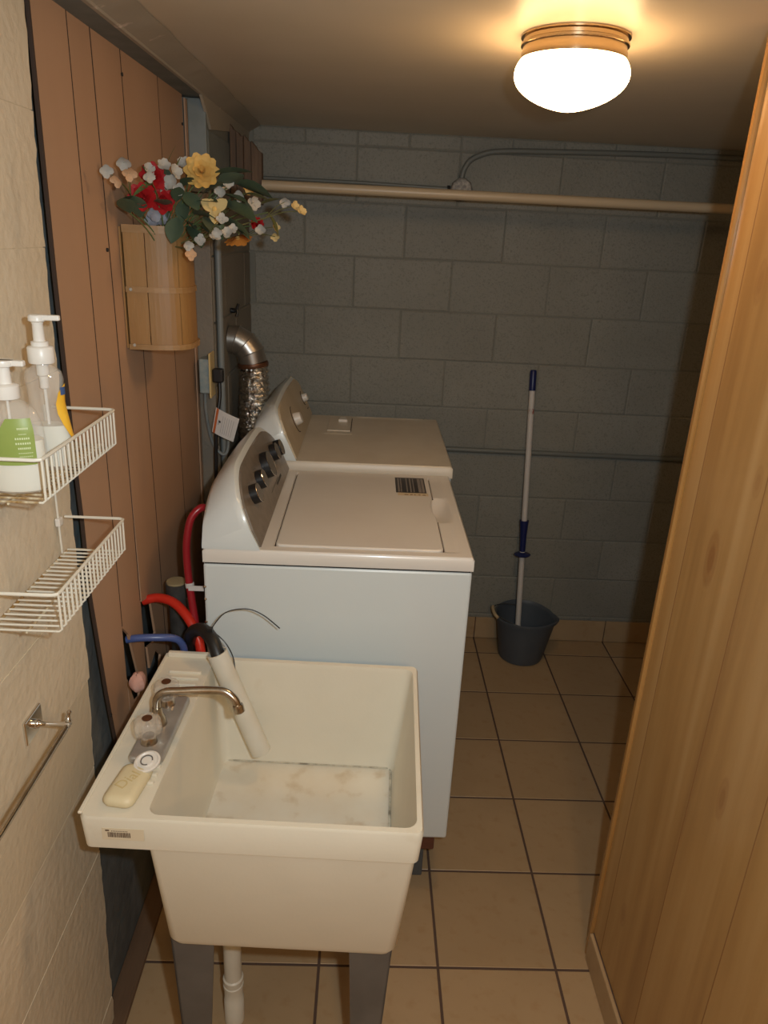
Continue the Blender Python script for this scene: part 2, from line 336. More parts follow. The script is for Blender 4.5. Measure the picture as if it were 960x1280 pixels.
# floor
floor = struct(MB().box(0.0, 3.0, -4.8, 0.05, -0.12, -0.0012).build('floor', M_GROUT))
gr = 0.0033
tcache = {}; XRT = 1.5235
def tile_mesh(w, d):
    key = (round(w, 4), round(d, 4))
    if key not in tcache:
        me = bpy.data.meshes.new('tile')
        z0, z1, c = -0.004, 0.0, 0.0015
        vs = [(0, 0, z0), (w, 0, z0), (w, d, z0), (0, d, z0), (0, 0, z1-c), (w, 0, z1-c), (w, d, z1-c), (0, d, z1-c),
              (c, c, z1), (w-c, c, z1), (w-c, d-c, z1), (c, d-c, z1)]
        fs = [(0, 1, 5, 4), (1, 2, 6, 5), (2, 3, 7, 6), (3, 0, 4, 7), (4, 5, 9, 8), (5, 6, 10, 9), (6, 7, 11, 10), (7, 4, 8, 11), (8, 9, 10, 11)]
        me.from_pydata(vs, [], fs); me.materials.append(M_TILE); tcache[key] = me
    return tcache[key]
xs = [XA+T*k for k in range(-4, 5)]
xs = [XL] + [x for x in xs if x > XL+0.02] + [2.62]
ys = [0.0, -D0] + [-D0-T*k for k in range(1, 14)]
for i in range(len(xs)-1):
    for j in range(len(ys)-1):
        if xs[i] > 1.60 and ys[j+1] < -1.9: continue
        x0, x1, y1, y0 = xs[i]+gr, xs[i+1]-gr, ys[j]-gr, ys[j+1]+gr
        if ys[j+1] < -1.9: x1 = min(x1, XRT)
        o = bpy.data.objects.new('tile', tile_mesh(x1-x0, y1-y0)); col.objects.link(o); o.parent = floor; o.location = (x0, y0, 0)
# ceiling
ceiling = struct(MB().box(0.0, 3.0, -4.8, 0.05, CZ, CZ+0.12).build('ceiling', M_CEIL))

# back wall: painted concrete blocks
Bh, Bl, Z0, XJ = 0.2032, 0.4064, 0.3347, 0.5708
wall_back = struct(MB().box(0.0, 3.0, 0.0, 0.15, -0.1, CZ+0.05).build('wall_back', M_MORTAR))
def block(parent, axis, a0, a1, z0, z1, face, proud, m, c=0.004):
    """one masonry block face: a low box standing proud of its joints, with an eased edge"""
    d = proud
    def P(a, z, t): return (a, face - t, z) if axis == 'x' else (face + t, a, z)
    vs = [P(a0, z0, -0.004), P(a1, z0, -0.004), P(a1, z1, -0.004), P(a0, z1, -0.004),
          P(a0, z0, d*0.35), P(a1, z0, d*0.35), P(a1, z1, d*0.35), P(a0, z1, d*0.35),
          P(a0+c, z0+c, d), P(a1-c, z0+c, d), P(a1-c, z1-c, d), P(a0+c, z1-c, d)]
    fs = [(0, 1, 5, 4), (1, 2, 6, 5), (2, 3, 7, 6), (3, 0, 4, 7), (4, 5, 9, 8), (5, 6, 10, 9), (6, 7, 11, 10), (7, 4, 8, 11), (8, 9, 10, 11)]
    return MB().add(vs, fs).build('block', m, parent)
mj = 0.0022
for k in range(-2, 10):
    z0 = max(Z0+k*Bh, 0.0); z1 = min(Z0+(k+1)*Bh, CZ)
    if k == -2: z0 = 0.0
    step = Bl if k < 9 else Bl/2
    x = XJ + (0 if k % 2 else Bl/2) - 2*Bl
    while x < 2.7:
        a0, a1 = max(x, 0.34), min(x+step, 2.7)
        if a1-a0 > 0.03:
            block(wall_back, 'x', a0+mj, a1-mj, z0+mj, z1-mj, 0.0, 0.0030+random.uniform(-.0014, .0014), M_BLOCK)
        x += step
# tile base along the back wall
baseboard_back = struct(MB().box(0.36, 2.62, -0.0095, -0.004, 0.0, 0.112).build('baseboard_back', M_GROUT))
for x0, x1 in zip([0.36]+[XA+T*k for k in range(-3, 4)], [XA+T*k for k in range(-3, 4)]+[2.62]):
    if x1-x0 > 0.03:
        MB().box(x0+0.002, x1-0.002, -0.0165, -0.0085, 0.003, 0.115).build('tile', M_TILE, baseboard_back, bevel=0.0015, bseg=1)

# left wall, near part: grey masonry with a skin of cream-painted blocks that ends in a ragged edge
wall_left = struct(MB().box(0.0, XL, -4.8, -1.665, -0.1, CZ+0.05).box(0.0, XL, -1.665, -0.76, -0.1, 0.56).box(0.0, 0.19, -1.665, -0.76, 0.56, CZ+0.05).build('wall_left', M_GREYWALL))
edge = [(0.0, -1.925), (0.2, -1.912), (0.4, -1.90), (0.6, -1.885), (0.8, -1.862), (0.98, -1.846), (1.33, -1.838), (1.72, -1.832), (2.0, -1.815), (2.22, -1.80)]
def edgeY(z):
    for (a, ya), (b, yb) in zip(edge, edge[1:]):
        if a <= z <= b: return ya+(yb-ya)*(z-a)/(b-a)
    return edge[-1][1]
lz = [0.0, 0.09, 0.305, 0.52, 0.735, 0.945, 1.155, 1.382, 1.59, 1.80, 2.01, CZ]
for k in range(len(lz)-1):
    z0, z1 = lz[k]+0.0007, lz[k+1]-0.0007
    nxt = -2.30 - (0.2 if k % 2 else 0.0)
    pr = 0.286 + random.uniform(-.0012, .0012)
    # ragged end block
    jag = []
    m_ = max(3, int((z1-z0)/0.018))
    for i in range(m_+1):
        z = z0 + (z1-z0)*i/m_; jag.append((edgeY(z)+random.uniform(-.004, .004), z))
    poly = [(nxt+0.0007, z0)] + jag + [(nxt+0.0007, z1)]
    MB().prism(poly, 'x', XL-0.002, pr).build('block', M_CREAM, wall_left)
    y = nxt
    while y > -4.7:
        MB().box(XL-0.002, 0.286+random.uniform(-.0012, .0012), max(y-Bl, -4.7)+0.0007, y-0.0007, z0, z1).build('block', M_CREAM, wall_left)
        y -= Bl
MB().prism([(-4.7, 0)] + [(y-.006, z) for z, y in edge[:-1]] + [(-1.808, CZ), (-4.7, CZ)], 'x', XL-0.003, 0.2853).build('mortar', M_CREAM_JOINT, wall_left)

# plank panelling in the recess (notches where the hoses come through)
PX0, PX1 = 0.284, 0.290
PB, PT = 0.50, 2.192
def plank(poly, **k): return MB().prism(poly, 'x', PX0, PX1 + random.uniform(-.0002, .0003)).build('plank', M_PLANK, wall_left)
g = 0.0019
plank([(-1.735, PB), (-1.640-g, PB), (-1.640-g, PT), (-1.790, PT), (-1.800, 1.75), (-1.800, 1.4), (-1.795, 1.28), (-1.798, 1.13), (-1.765, .85), (-1.739, .69)])
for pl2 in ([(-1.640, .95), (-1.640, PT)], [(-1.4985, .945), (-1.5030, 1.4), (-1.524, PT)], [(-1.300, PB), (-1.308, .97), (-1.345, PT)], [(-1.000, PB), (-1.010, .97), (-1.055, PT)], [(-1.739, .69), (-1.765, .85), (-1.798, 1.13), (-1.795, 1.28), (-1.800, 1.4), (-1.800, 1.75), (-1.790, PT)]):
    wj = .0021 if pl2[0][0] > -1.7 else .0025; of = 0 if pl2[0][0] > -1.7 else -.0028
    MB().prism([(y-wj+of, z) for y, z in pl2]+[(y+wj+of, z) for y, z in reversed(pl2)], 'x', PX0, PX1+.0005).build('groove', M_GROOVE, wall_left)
plank([(-1.505, PB), (-1.488-g, .70), (-1.503-g, 1.4), (-1.524-g, PT), (-1.640+g, PT), (-1.640+g, .945), (-1.600, .905), (-1.585, .86), (-1.545, .73), (-1.560, .70), (-1.60, .71), (-1.638+g, .80), (-1.638+g, PB)])
plank([(-1.300, PB), (-1.302-g, .78), (-1.308-g, .97), (-1.345-g, PT), (-1.524+g, PT), (-1.503+g, 1.4), (-1.488+g, .935), (-1.452, .925), (-1.415, .90), (-1.392, .79), (-1.42, .775), (-1.470, .79), (-1.462, .72), (-1.400, .74), (-1.36, .70), (-1.40, .62), (-1.49, .60), (-1.498, PB)])
plank([(-1.00, PB), (-1.010-g, .97), (-1.055-g, PT), (-1.345+g, PT), (-1.308+g, .97), (-1.300+g, PB)])
plank([(-0.765, PB), (-0.785, 1.1), (-0.800, PT), (-1.055+g, PT), (-1.010+g, .97), (-1.00+g, PB)])
# two nail heads on the planks
nh = MB()
for y, z in ((-1.345, 2.145), (-0.815, 2.115), (-1.53, 1.79), (-1.765, .79)):
    nh.lathe([(0.004, 0), (0.004, 0.0035), (0.001, 0.004)], (PX1, y, z), (1, 0, 0), 8)
nh.build('nail_heads', M_DINK, wall_left)
# floor strip against the grey wall
baseboard_left = struct(MB().box(XL+0.001, 0.317, -3.6, -0.80, 0.001, 0.018).build('baseboard_left', M_STRIP, bevel=0.003))

# left wall, far part
XF = 0.350
wall_left_far = struct(MB().box(0.0, XF-0.005, -0.75, 0.0, -0.1, CZ+0.05).build('wall_left_far', M_MORTAR))
for k in range(-2, 9):
    z0 = max(Z0+k*Bh, 0.0); z1 = Z0+(k+1)*Bh
    cuts = [-0.746, -0.36, -0.004] if k % 2 else [-0.746, -0.55, -0.15, -0.004]
    if k == 8: z1 = 2.115; cuts = [-0.746, -0.38]
    for a, b in zip(cuts, cuts[1:]):
        block(wall_left_far, 'y', a+0.002, b-0.002, z0+mj, z1-mj, XF-0.004, 0.004+random.uniform(-.001, .001), M_JAMB if k == 8 else M_FARWALL)
# the end of that wall that faces the room (the jamb of the recess), and the lintel over the planks
trim_5 = struct(MB().box(0.296, 0.349, -0.768, -0.7505, 0.02, 1.938).build('trim_5', M_FARWALL, bevel=0.003))
trim_1 = struct(MB().box(0.296, 0.349, -0.768, -0.7505, 1.94, 2.190).build('trim_1', M_JAMB, bevel=0.003))
trim_2 = struct(MB().box(0.2915, 0.296, -0.79, -0.752, 0.02, 2.185).build('trim_2', M_PLANK))
ln = MB()
ln.add([(.2, -4.7, 2.192), (0.345, -4.7, 2.192), (0.345, -0.752, 2.192), (.2, -0.752, 2.192), (.2, -4.7, CZ), (0.345, -4.7, CZ), (0.345, -0.752, CZ), (.2, -0.752, CZ)],
       [(0, 1, 2, 3), (0, 4, 5, 1), (1, 5, 6, 2), (2, 6, 7, 3), (3, 7, 4, 0), (4, 7, 6, 5)])
trim_3 = struct(ln.build('trim_3', M_LINTEL))
# plaster cove between lintel / wall and the ceiling, leaning out to the ceiling line
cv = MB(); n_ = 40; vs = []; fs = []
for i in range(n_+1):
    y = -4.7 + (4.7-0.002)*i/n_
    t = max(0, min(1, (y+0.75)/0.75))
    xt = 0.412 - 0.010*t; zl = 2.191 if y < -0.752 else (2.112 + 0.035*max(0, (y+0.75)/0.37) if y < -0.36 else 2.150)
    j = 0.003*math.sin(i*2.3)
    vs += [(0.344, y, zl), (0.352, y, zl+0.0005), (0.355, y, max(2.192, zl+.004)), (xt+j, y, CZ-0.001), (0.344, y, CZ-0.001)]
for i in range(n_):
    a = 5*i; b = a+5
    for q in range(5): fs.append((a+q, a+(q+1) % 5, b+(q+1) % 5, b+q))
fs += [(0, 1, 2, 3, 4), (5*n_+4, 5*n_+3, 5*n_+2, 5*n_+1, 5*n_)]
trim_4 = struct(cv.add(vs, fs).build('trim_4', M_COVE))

# right: partition clad in pine boards, ends at y = -1.70
XR = 1.525; YE = -1.70
wall_right = struct(MB().box(XR+0.016, XR+0.13, -4.8, YE-0.004, -0.1, CZ+0.05).build('wall_right', M_PLAIN))
yb = [YE-0.022, -1.783, -2.017, -2.236, -2.47, -2.70, -2.93, -3.16, -3.39, -3.62, -3.85, -4.08, -4.31, -4.54, -4.75]
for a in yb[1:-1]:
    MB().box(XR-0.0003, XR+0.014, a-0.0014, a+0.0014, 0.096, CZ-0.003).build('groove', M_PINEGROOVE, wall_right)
for a, b in zip(yb, yb[1:]):
    MB().box(XR, XR+0.016, b+0.001, a-0.001, 0.095, CZ-0.002).build('board', M_PINE, wall_right)
ct = MB(); prof = [(XR-0.006+0.006*(1-math.cos(a)), YE-0.024+0.0) for a in (0,)]
r_ = 0.010
pl = [(XR+0.13, YE+0.001), (XR+0.13, YE-0.003), (XR+0.016, YE-0.003), (XR+0.016, YE-0.022), (XR-0.004, YE-0.022), (XR-0.008, YE-0.018)]
for i in range(7):
    a = PI + (-PI/2)*i/6
    pl.append((XR+0.002+r_*math.cos(a), YE-0.0095+r_*math.sin(a)*1.05))
ct.prism(pl, 'z', 0.001, CZ-0.001).build('corner_trim', M_PINEEDGE, wall_right, smooth=True)
baseboard_right = struct(MB().box(XR-0.002, XR+0.0155, -4.7, YE-0.024, 0.0, 0.092).build('baseboard_right', M_GROUT))
yy = [YE-0.024]+[y for y in ys if y < YE-0.1]
for a, b in zip(yy, yy[1:]):
    MB().box(XR-0.012, XR-0.002, b+0.002, a-0.002, 0.002, 0.094).build('tile', M_TILE, baseboard_right, bevel=0.0015, bseg=1)
wall_right_far = struct(MB().box(2.62, 2.75, -1.9, 0.0, -0.1, CZ+0.05).build('wall_right_far', M_BLOCK))
struct(MB().box(XR+0.13, 2.75, -1.95, -1.85, -0.1, CZ+0.05).build('wall_right_side', M_PLAIN))
wall_front = struct(MB().box(0.0, 3.0, -4.95, -4.7, -0.1, CZ+0.05).build('wall_front', M_PLAIN))

# ================================================================== WASHER and DRYER
def hf_top(x0, x1, y0, y1, ztop, zbot, hfun, nx, ny, m, name, parent):
    mb = MB(); vs = []; fs = []
    for j in range(ny+1):
        for i in range(nx+1):
            x = x0+(x1-x0)*i/nx; y = y0+(y1-y0)*j/ny
            e = min(x-x0, x1-x, y-y0, y1-y); r = 0.006
            dz = 0 if e >= r else -(r-math.sqrt(max(0, r*r-(r-e)**2)))
            vs.append((x, y, ztop+dz+hfun(x, y)))
    for j in range(ny):
        for i in range(nx):
            a = j*(nx+1)+i; fs.append((a, a+1, a+nx+2, a+nx+1))
    # skirt
    per = [i for i in range(nx+1)] + [j*(nx+1)+nx for j in range(1, ny+1)] + [ny*(nx+1)+i for i in range(nx-1, -1, -1)] + [j*(nx+1) for j in range(ny-1, 0, -1)]
    base = len(vs)
    for p in per: vs.append((vs[p][0], vs[p][1], zbot))
    for k in range(len(per)):
        a, b = per[k], per[(k+1) % len(per)]; fs.append((a, base+k, base+(k+1) % len(per), b))
    fs.append(tuple(range(base, base+len(per))))
    return mb.add(vs, fs).build(name, m, parent, smooth=True)

def console(y0, y1, zb, zt, zs, xback, xbot, xtop, sh, parent, mside, mpanel, panel_in):
    """arched control console: outline across y, deep at the bottom, leaning back"""
    n = 36; arch = []
    for i in range(n+1):
        t = i/n; y = y0+(y1-y0)*t; e = min(y-y0, y1-y)
        z = zt if e >= sh else zs + (zt-zs)*math.sin(math.acos(min(1, max(0, 1-e/sh))))
        arch.append((y, z + 0.010*math.sin(PI*t)))
    mb = MB(); vs = []; fs = []
    def xf(z): return xbot + (xtop-xbot)*(z-zb)/(zt-zb)
    for y, z in arch:
        xf_ = xf(z)
        vs += [(xback, y, zb), (xback, y, max(zb+.01, z-0.060)), (xback+0.010, y, z-0.046), (xf_-0.022, y, z-0.006), (xf_-0.008, y, z-0.001), (xf_+0.001, y, z-0.007), (xbot, y, zb)]
    m_ = 7
    for i in range(n):
        for q in range(m_): fs.append((i*m_+q, i*m_+(q+1) % m_, (i+1)*m_+(q+1) % m_, (i+1)*m_+q))
    fs += [tuple(range(m_)), tuple(range(n*m_+m_-1, n*m_-1, -1))]
    body = mb.add(vs, fs).build('console', mside, parent, smooth=True)
    # front panel, same arch inset, proud by 2 mm
    inn = panel_in; pts = []; yc = (y0+y1)/2; sc_ = 1-2*inn*.55/(y1-y0)
    for y, z in arch: pts.append((yc+(y-yc)*sc_, z-inn))
    pts = [(pts[0][0], zb+0.006)] + pts + [(pts[-1][0], zb+0.006)]
    A = [(xf(z)+0.0045, y, z) for y, z in pts]; B = [(xf(z)-0.004, y, z) for y, z in pts]
    k = len(A)
    pm = MB().add(A+B, [tuple(range(k)), tuple(range(2*k-1, k-1, -1))]+[(i, (i+1) % k, k+(i+1) % k, k+i) for i in range(k)])
    pan = pm.build('control_panel', mpanel, parent)
    return body, pan, xf

WX0, WX1, WY0, WY1, WZ0, WZ = 0.458, 1.133, -1.516, -0.852, 0.204, 1.104
washer = thing('washing_machine', 'white top-load washing machine with taupe control panel, behind the utility sink', 'washing machine', ((WX0+WX1)/2, (WY0+WY1)/2, WZ0))
MB().box(WX0, WX1-0.002, WY0+0.001, WY1, WZ0, 1.063).build('body', M_WHITE, washer, bevel=0.006)
MB().box(WX0+0.004, WX1-0.006, WY0+0.005, WY1-0.004, 1.062, 1.068).build('seam', M_BLACK, washer)
LX0, LX1, LY0, LY1 = 0.634, 1.058, -1.484, -0.885
def wtop(x, y):
    h = 0.0
    if LX0-0.004 < x < LX1+0.005 and LY0-0.001 < y < LY1+0.001: h = -0.009
    # hand pocket beside the lid
    a = (y+1.175)/0.105; b = (x-1.062)/0.045
    if abs(a) < 1 and -0.2 < b < 1:
        d = (1-a*a)*(1-b*b) if b > 0 else (1-a*a)
        h = min(h, -0.024*d)
    # shallow shelf outside the lid
    if x > LX1+0.005 and x < 1.098 and LY0 < y < LY1: h = min(h, -0.0018)
    return h
hf_top(WX0, WX1, WY0, WY1, WZ, 1.068, wtop, 135, 130, M_WTOP_LAMPLIT, 'top', washer)
lid = MB(); o_ = rrect(LX0, LX1, LY0, LY1, 0.016, 4); i_ = rrect(LX0+0.004, LX1-0.004, LY0+0.004, LY1-0.004, 0.013, 4)
# curved cut-out along the handle side
def cut(p):
    x, y = p
    return p
ro = []
for (x, y) in o_: ro.append((x, y))
dens = []
for a, b in zip(ro, ro[1:]+ro[:1]):
    k = max(1, int(math.hypot(b[0]-a[0], b[1]-a[1])/0.02))
    for q in range(k): dens.append((a[0]+(b[0]-a[0])*q/k, a[1]+(b[1]-a[1])*q/k))
def sh_(p, d):
    x, y = p
    if x > LX1-0.004 and abs(y+1.175) < 0.09: x -= 0.010*(math.cos((y+1.175)/0.09*PI)+1)/2
    cx, cy = (LX0+LX1)/2, (LY0+LY1)/2
    return (x-d*(1 if x > cx else -1)*min(1, abs(x-cx)/0.2), y-d*(1 if y > cy else -1)*min(1, abs(y-cy)/0.28))
r1 = [(*sh_(p, 0), 1.0965) for p in dens]; r2_ = [(*sh_(p, 0), 1.106) for p in dens]; r3 = [(*sh_(p, 0.003), 1.1085) for p in dens]
lid.loft([r1, r2_, r3]).build('lid', M_WTOP_LAMPLIT, washer)
# dark strips standing in for the shade in the gaps beside the lid
for bb in ((LX0-0.0038, LX0-0.0003, LY0+0.012, LY1-0.01), (LX1+0.0003, LX1+0.005, LY0+0.012, -1.27), (LX1+0.0003, LX1+0.005, -1.08, LY1-0.012)):
    MB().box(*bb, 1.0953, 1.1000).build('lid_gap_shade', M_DARKGAP, washer)
cb, cp, xfn = console(WY0+0.002, WY1-0.002, WZ, 1.276, 1.165, 0.457, 0.600, 0.528, 0.17, washer, M_WHITE, M_TAUPE, 0.012)
slope = math.atan2(0.600-0.528, 1.276-WZ)
nrm = Vector((math.cos(slope), 0, math.sin(slope)))
for y, z, r, d in ((-1.385, 1.203, 0.026, 0.020), (-1.275, 1.206, 0.026, 0.020), (-1.150, 1.208, 0.038, 0.022), (-1.000, 1.203, 0.026, 0.020), (-0.925, 1.195, 0.026, 0.020)):
    p = Vector((xfn(z)+0.0045, y, z))
    k = MB().lathe([(r, 0), (r, d*.4), (r*.96, d)], p, nrm, 28).build('knob', M_BLACK, washer, smooth=True)
    MB().lathe([(r*.97, d), (r*.9, d+0.001), (r*.88, d+0.001)], p, nrm, 28).build('knob_face', M_KNOBFACE, k, smooth=True)
    MB().lathe([(r*.97, d*.98), (r*1.0, d*1.0), (r*.97, d*1.05)], p, nrm, 28, False, False).build('knob_ring', M_CHROME, k)
# small print on the panel
lg = MB()
def panel_quad(mb, y0, y1, z0, z1, off=0.0052):
    mb.add([(xfn(z0)+off, y0, z0), (xfn(z0)+off, y1, z0), (xfn(z1)+off, y1, z1), (xfn(z1)+off, y0, z1)], [(0, 1, 2, 3)])
for q in range(9): panel_quad(lg, -1.10+q*0.011, -1.10+q*0.011+0.007, 1.132, 1.140)
panel_quad(lg, -1.20, -1.05, 1.143, 1.1445)
for y, z, r in ((-1.385, 1.203, .034), (-1.275, 1.206, .034), (-1.15, 1.208, .048), (-1.0, 1.203, .034)):
    for a in range(-3, 4):
        yy_, zz_ = y+r*math.sin(a*.5), z+r*math.cos(a*.5)*(.9)
        if zz_ < 1.262: panel_quad(lg, yy_-.002, yy_+.002, zz_-.001, zz_+.001)
lg.build('panel_print', M_DINK, washer)
# energy sticker on the lid
st = MB().box(0.950, 1.044, -1.052, -0.905, 1.1086, 1.1089).build('sticker', mat('dark_grey_sticker', (0.035, 0.03, 0.03), 0.4), washer)
s2 = MB()
for a, b in ((.957, .962), (.966, .969), (.984, .987), (.995, .999), (1.005, 1.008), (1.0205, 1.030), (1.032, 1.040)): s2.box(a, b, -1.045, -0.912, 1.1089, 1.1090)
s2.build('sticker_print', mat('sticker_grey_ink', (0.24, 0.21, 0.19), 0.5), st)
s3 = MB().box(0.955, 1.048, -1.078, -1.052, 1.1086, 1.1088).build('sticker', mat('clear_yellow_sticker', (0.62, 0.50, 0.33), 0.4), washer)
s4 = MB()
for x, wd in ((.975, .012), (.992, .008), (1.005, .004), (1.018, .006), (1.03, .010)): s4.box(x, x+wd, -1.072, -1.066, 1.1088, 1.1089)
s4.build('sticker_print', mat('brown_ink', (0.22, 0.14, 0.08), 0.5), s3)
# screw heads on the back edge
bs = MB()
for z in (1.0, .965, .9): bs.lathe([(0.004, 0), (0.004, 0.003), (0.002, 0.005)], (WX0+0.004, WY0+0.001, z), (-.7, -.7, 0), 8)
bs.build('screw_heads', M_CHROME, washer)

DX0, DX1, DY0, DY1, DZ = 0.475, 1.146, -0.838, -0.168, 1.130
dryer = thing('clothes_dryer', 'dusty white clothes dryer with cream control console, between washing machine and block wall', 'dryer', ((DX0+DX1)/2, (DY0+DY1)/2, 0.204))
MB().box(DX0, DX1-0.003, DY0+0.002, DY1, 0.204, 1.090).build('body', M_WHITE, dryer, bevel=0.006)
def dtop(x, y):
    h = 0.0
    if 0.69 < x < 0.80 and -0.47 < y < -0.46: h = 0.0025
    if 0.81 < x < 1.10 and -0.192 < y < -0.180: h = 0.003
    if x > 1.085 and x < 1.092: h = -0.0008
    return h
hf_top(DX0, DX1, DY0, DY1, DZ, 1.090, dtop, 130, 130, M_DRYTOP, 'top', dryer)
ll = MB().box(0.70, 0.79, -0.425, -0.20, DZ-0.001, DZ+0.004).build('lint_lid', M_DRYTOP, dryer, bevel=0.002)
MB().prism([(0.738, -0.30), (0.775, -0.30), (0.768, -0.25), (0.745, -0.25)], 'z', DZ+0.004, DZ+0.016).build('lint_lid_handle', M_WPLASTIC, ll, bevel=0.003)
MB().box(0.791, 0.7935, -0.425, -0.22, DZ+0.0003, DZ+0.002).build('lid_gap_shade', M_DARKGAP, dryer)  # dark strip painting the shade along the lint lid's edge
db, dp, xfd = console(DY0+0.002, DY1-0.002, DZ, 1.296, 1.225, 0.477, 0.622, 0.552, 0.085, dryer, M_WHITE, M_DRYPANEL, 0.010)
sl2 = math.atan2(0.622-0.552, 1.296-DZ); nd = Vector((math.cos(sl2), 0, math.sin(sl2)))
for y, z, r, d, ring in ((-0.580, 1.208, 0.024, 0.024, .048), (-0.250, 1.215, 0.017, 0.02, .028)):
    p = Vector((xfd(z)+0.0045, y, z))
    k = MB().lathe([(r, 0), (r*.9, d*.7), (r*.8, d)], p, nd, 24).build('knob', M_WPLASTIC, dryer, smooth=True)
    arc = MB(); q = nd.to_track_quat('Z', 'Y'); pts = []
    for i in range(15):
        a = 0.55*PI + 1.0*PI*i/14; pts.append(p+nd*0.001+q @ Vector((ring*math.cos(a), ring*math.sin(a), 0)))
    # dial scale on the camera-side half of the dial
    pts = [p+nd*0.001+Vector((0, -abs(ring)*math.sin(t), 0))+Vector((-nd.z, 0, nd.x))*ring*math.cos(t) for t in [PI*i/14 for i in range(15)]]
    arc.tube(pts, 0.0015, 5); arc.build('dial_scale', M_DARKGAP, dryer)
MB().box(xfd(1.17)+0.0045, xfd(1.17)+0.006, -0.24, -0.215, 1.168, 1.172).build('panel_print', M_DINK, dryer)

plinth = tag(MB().box(0.40, 1.075, -1.462, -0.20, 0.001, 0.150).build('concrete_plinth', M_CONC, bevel=0.004, origin=(0.74, -0.83, 0)),
             'dark grey block plinth on the tiles under the washing machine', 'plinth')
tag(MB().box(0.42, 1.098, -1.505, -0.22, 0.1505, 0.2035).build('timber_board', M_REDWOOD, bevel=0.003, origin=(0.76, -.86, 0.15)),
    'red-brown timber between grey plinth and the bottom edge of the washing machine', 'timber')

# ================================================================== UTILITY SINK
SC = Vector((0.678, -1.883, 0)); SR = math.radians(-2.0)
SX = Matrix.Translation(SC) @ Matrix.Rotation(SR, 4, 'Z')
def SW(x, y, z): return SX @ Vector((x, y, z))
sink = thing('utility_sink', 'cream plastic laundry sink on grey steel legs in front of the washing machine', 'sink', SC)
RZ = 0.860
def ring(x0, x1, y0, y1, r, z): return [(x, y, z) for x, y in rrect(x0, x1, y0, y1, r, 4)]
o0 = (-.303, .312, -.275, .265)
sh = MB(SX)
rings = [ring(-.165, .262, -.236, .236, .02, .570),       # inner floor edge
         ring(-.172, .270, -.240, .240, .022, .585),
         ring(-.182, .297, -.258, .246, .022, .848),
         ring(-.185, .300, -.261, .249, .022, RZ),
         ring(o0[0]+.004, o0[1]-.003, o0[2]+.003, o0[3]-.003, .012, RZ),
         ring(*o0, .014, RZ-.006),
         ring(o0[0]+.003, o0[1]-.005, o0[2]+.004, o0[3]-.004, .014, .788),
         ring(o0[0]+.008, o0[1]-.009, o0[2]+.008, o0[3]-.008, .012, .787),
         ring(-.188, .302, -.264, .255, .012, .7875),
         ring(-.172, .280, -.244, .238, .020, .530),
         ring(-.164, .272, -.238, .230, .020, .515)]
sh.loft(rings, False, False)
n = 20
basin = sh.build('basin', M_SINK, sink, smooth=True)
MB(SX).loft([ring(-.165, .262, -.236, .236, .02, .570), ring(-.10, .20, -.17, .17, .05, .564), ring(-.02, .02, -.02, .02, .019, .560)], False, True).build('basin_floor', M_SINKFLOOR, sink, smooth=True)
MB(SX).add([p for p in ring(-.164, .272, -.238, .230, .020, .515)], [tuple(range(20))]).build('basin_underside', M_SINK, sink)
# raised border of the soap deck, ridges
bd = MB(SX)
bd.box(-.306, -.298, -.268, .262, RZ-.001, RZ+.004); bd.box(-.298, -.192, .250, .262, RZ-.001, RZ+.012)
bd.build('deck_rim', M_SINK, sink, bevel=0.002)
for y in (.185, .160, .135, .112):
    MB(SX).box(-.276, -.200, y-.004, y+.004, RZ-.001, RZ+.006).build('soap_ridge', M_SINK, sink, bevel=0.002)
for y in (-.118, -.140, -.162, -.184):
    MB(SX).box(-.235, -.196, y-.0045, y+.0045, RZ-.001, RZ+.006).build('soap_ridge', M_SINK, sink, bevel=0.002)
# grime line where the basin walls meet the floor
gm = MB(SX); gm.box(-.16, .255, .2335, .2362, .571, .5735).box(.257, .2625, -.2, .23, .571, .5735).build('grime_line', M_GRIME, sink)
# barcode sticker
stb = MB(SX).box(-.262, -.187, -.2753, -.2745, .812, .838).build('sticker', mat('sink_sticker', (0.70, 0.61, 0.45), 0.5), sink)
bc = MB(SX); x = -.252
random.seed(3)
while x < -.213:
    wd = random.choice((.0008, .0014, .002)); bc.box(x, x+wd, -.2756, -.2752, .818, .829); x += wd+random.choice((.0007, .0012))
for q in range(10): bc.box(-.245+q*.003, -.2435+q*.003, -.2756, -.2752, .831, .8328)
bc.box(-.256, -.249, -.2756, -.2752, .8315, .8345)
bc.build('barcode', mat('barcode_brown', (0.10, 0.06, 0.035), 0.6), stb)
random.seed(11)
# legs: tapered folded steel
for sx in (0, 1):
    for sy in (-1, 1):
        lm = MB(SX)
        xa, xb = ((-.172, -.085), (.186, .272))[sx]
        xa2, xb2 = ((-.150, -.112), (.206, .246))[sx]
        y = sy*.225; y2 = sy*.232
        lm.loft([[(xa2, y2, 0.001), (xb2, y2, 0.001), (xb2, y2-sy*.004, 0.001), (xa2, y2-sy*.004, 0.001)],
                 [(xa, y, .513), (xb, y, .513), (xb, y-sy*.004, .513), (xa, y-sy*.004, .513)]])
        xo, xo2 = (xa, xa2) if sx == 0 else (xb, xb2); s_ = 1 if sx == 0 else -1
        lm.loft([[(xo2, y2, 0.001), (xo2+s_*.004, y2, 0.001), (xo2+s_*.004, y2-sy*.028, 0.001), (xo2, y2-sy*.028, 0.001)],
                 [(xo, y, .513), (xo+s_*.004, y, .513), (xo+s_*.004, y-sy*.07, .513), (xo, y-sy*.07, .513)]])
        lm.build('leg', M_LEG, sink)
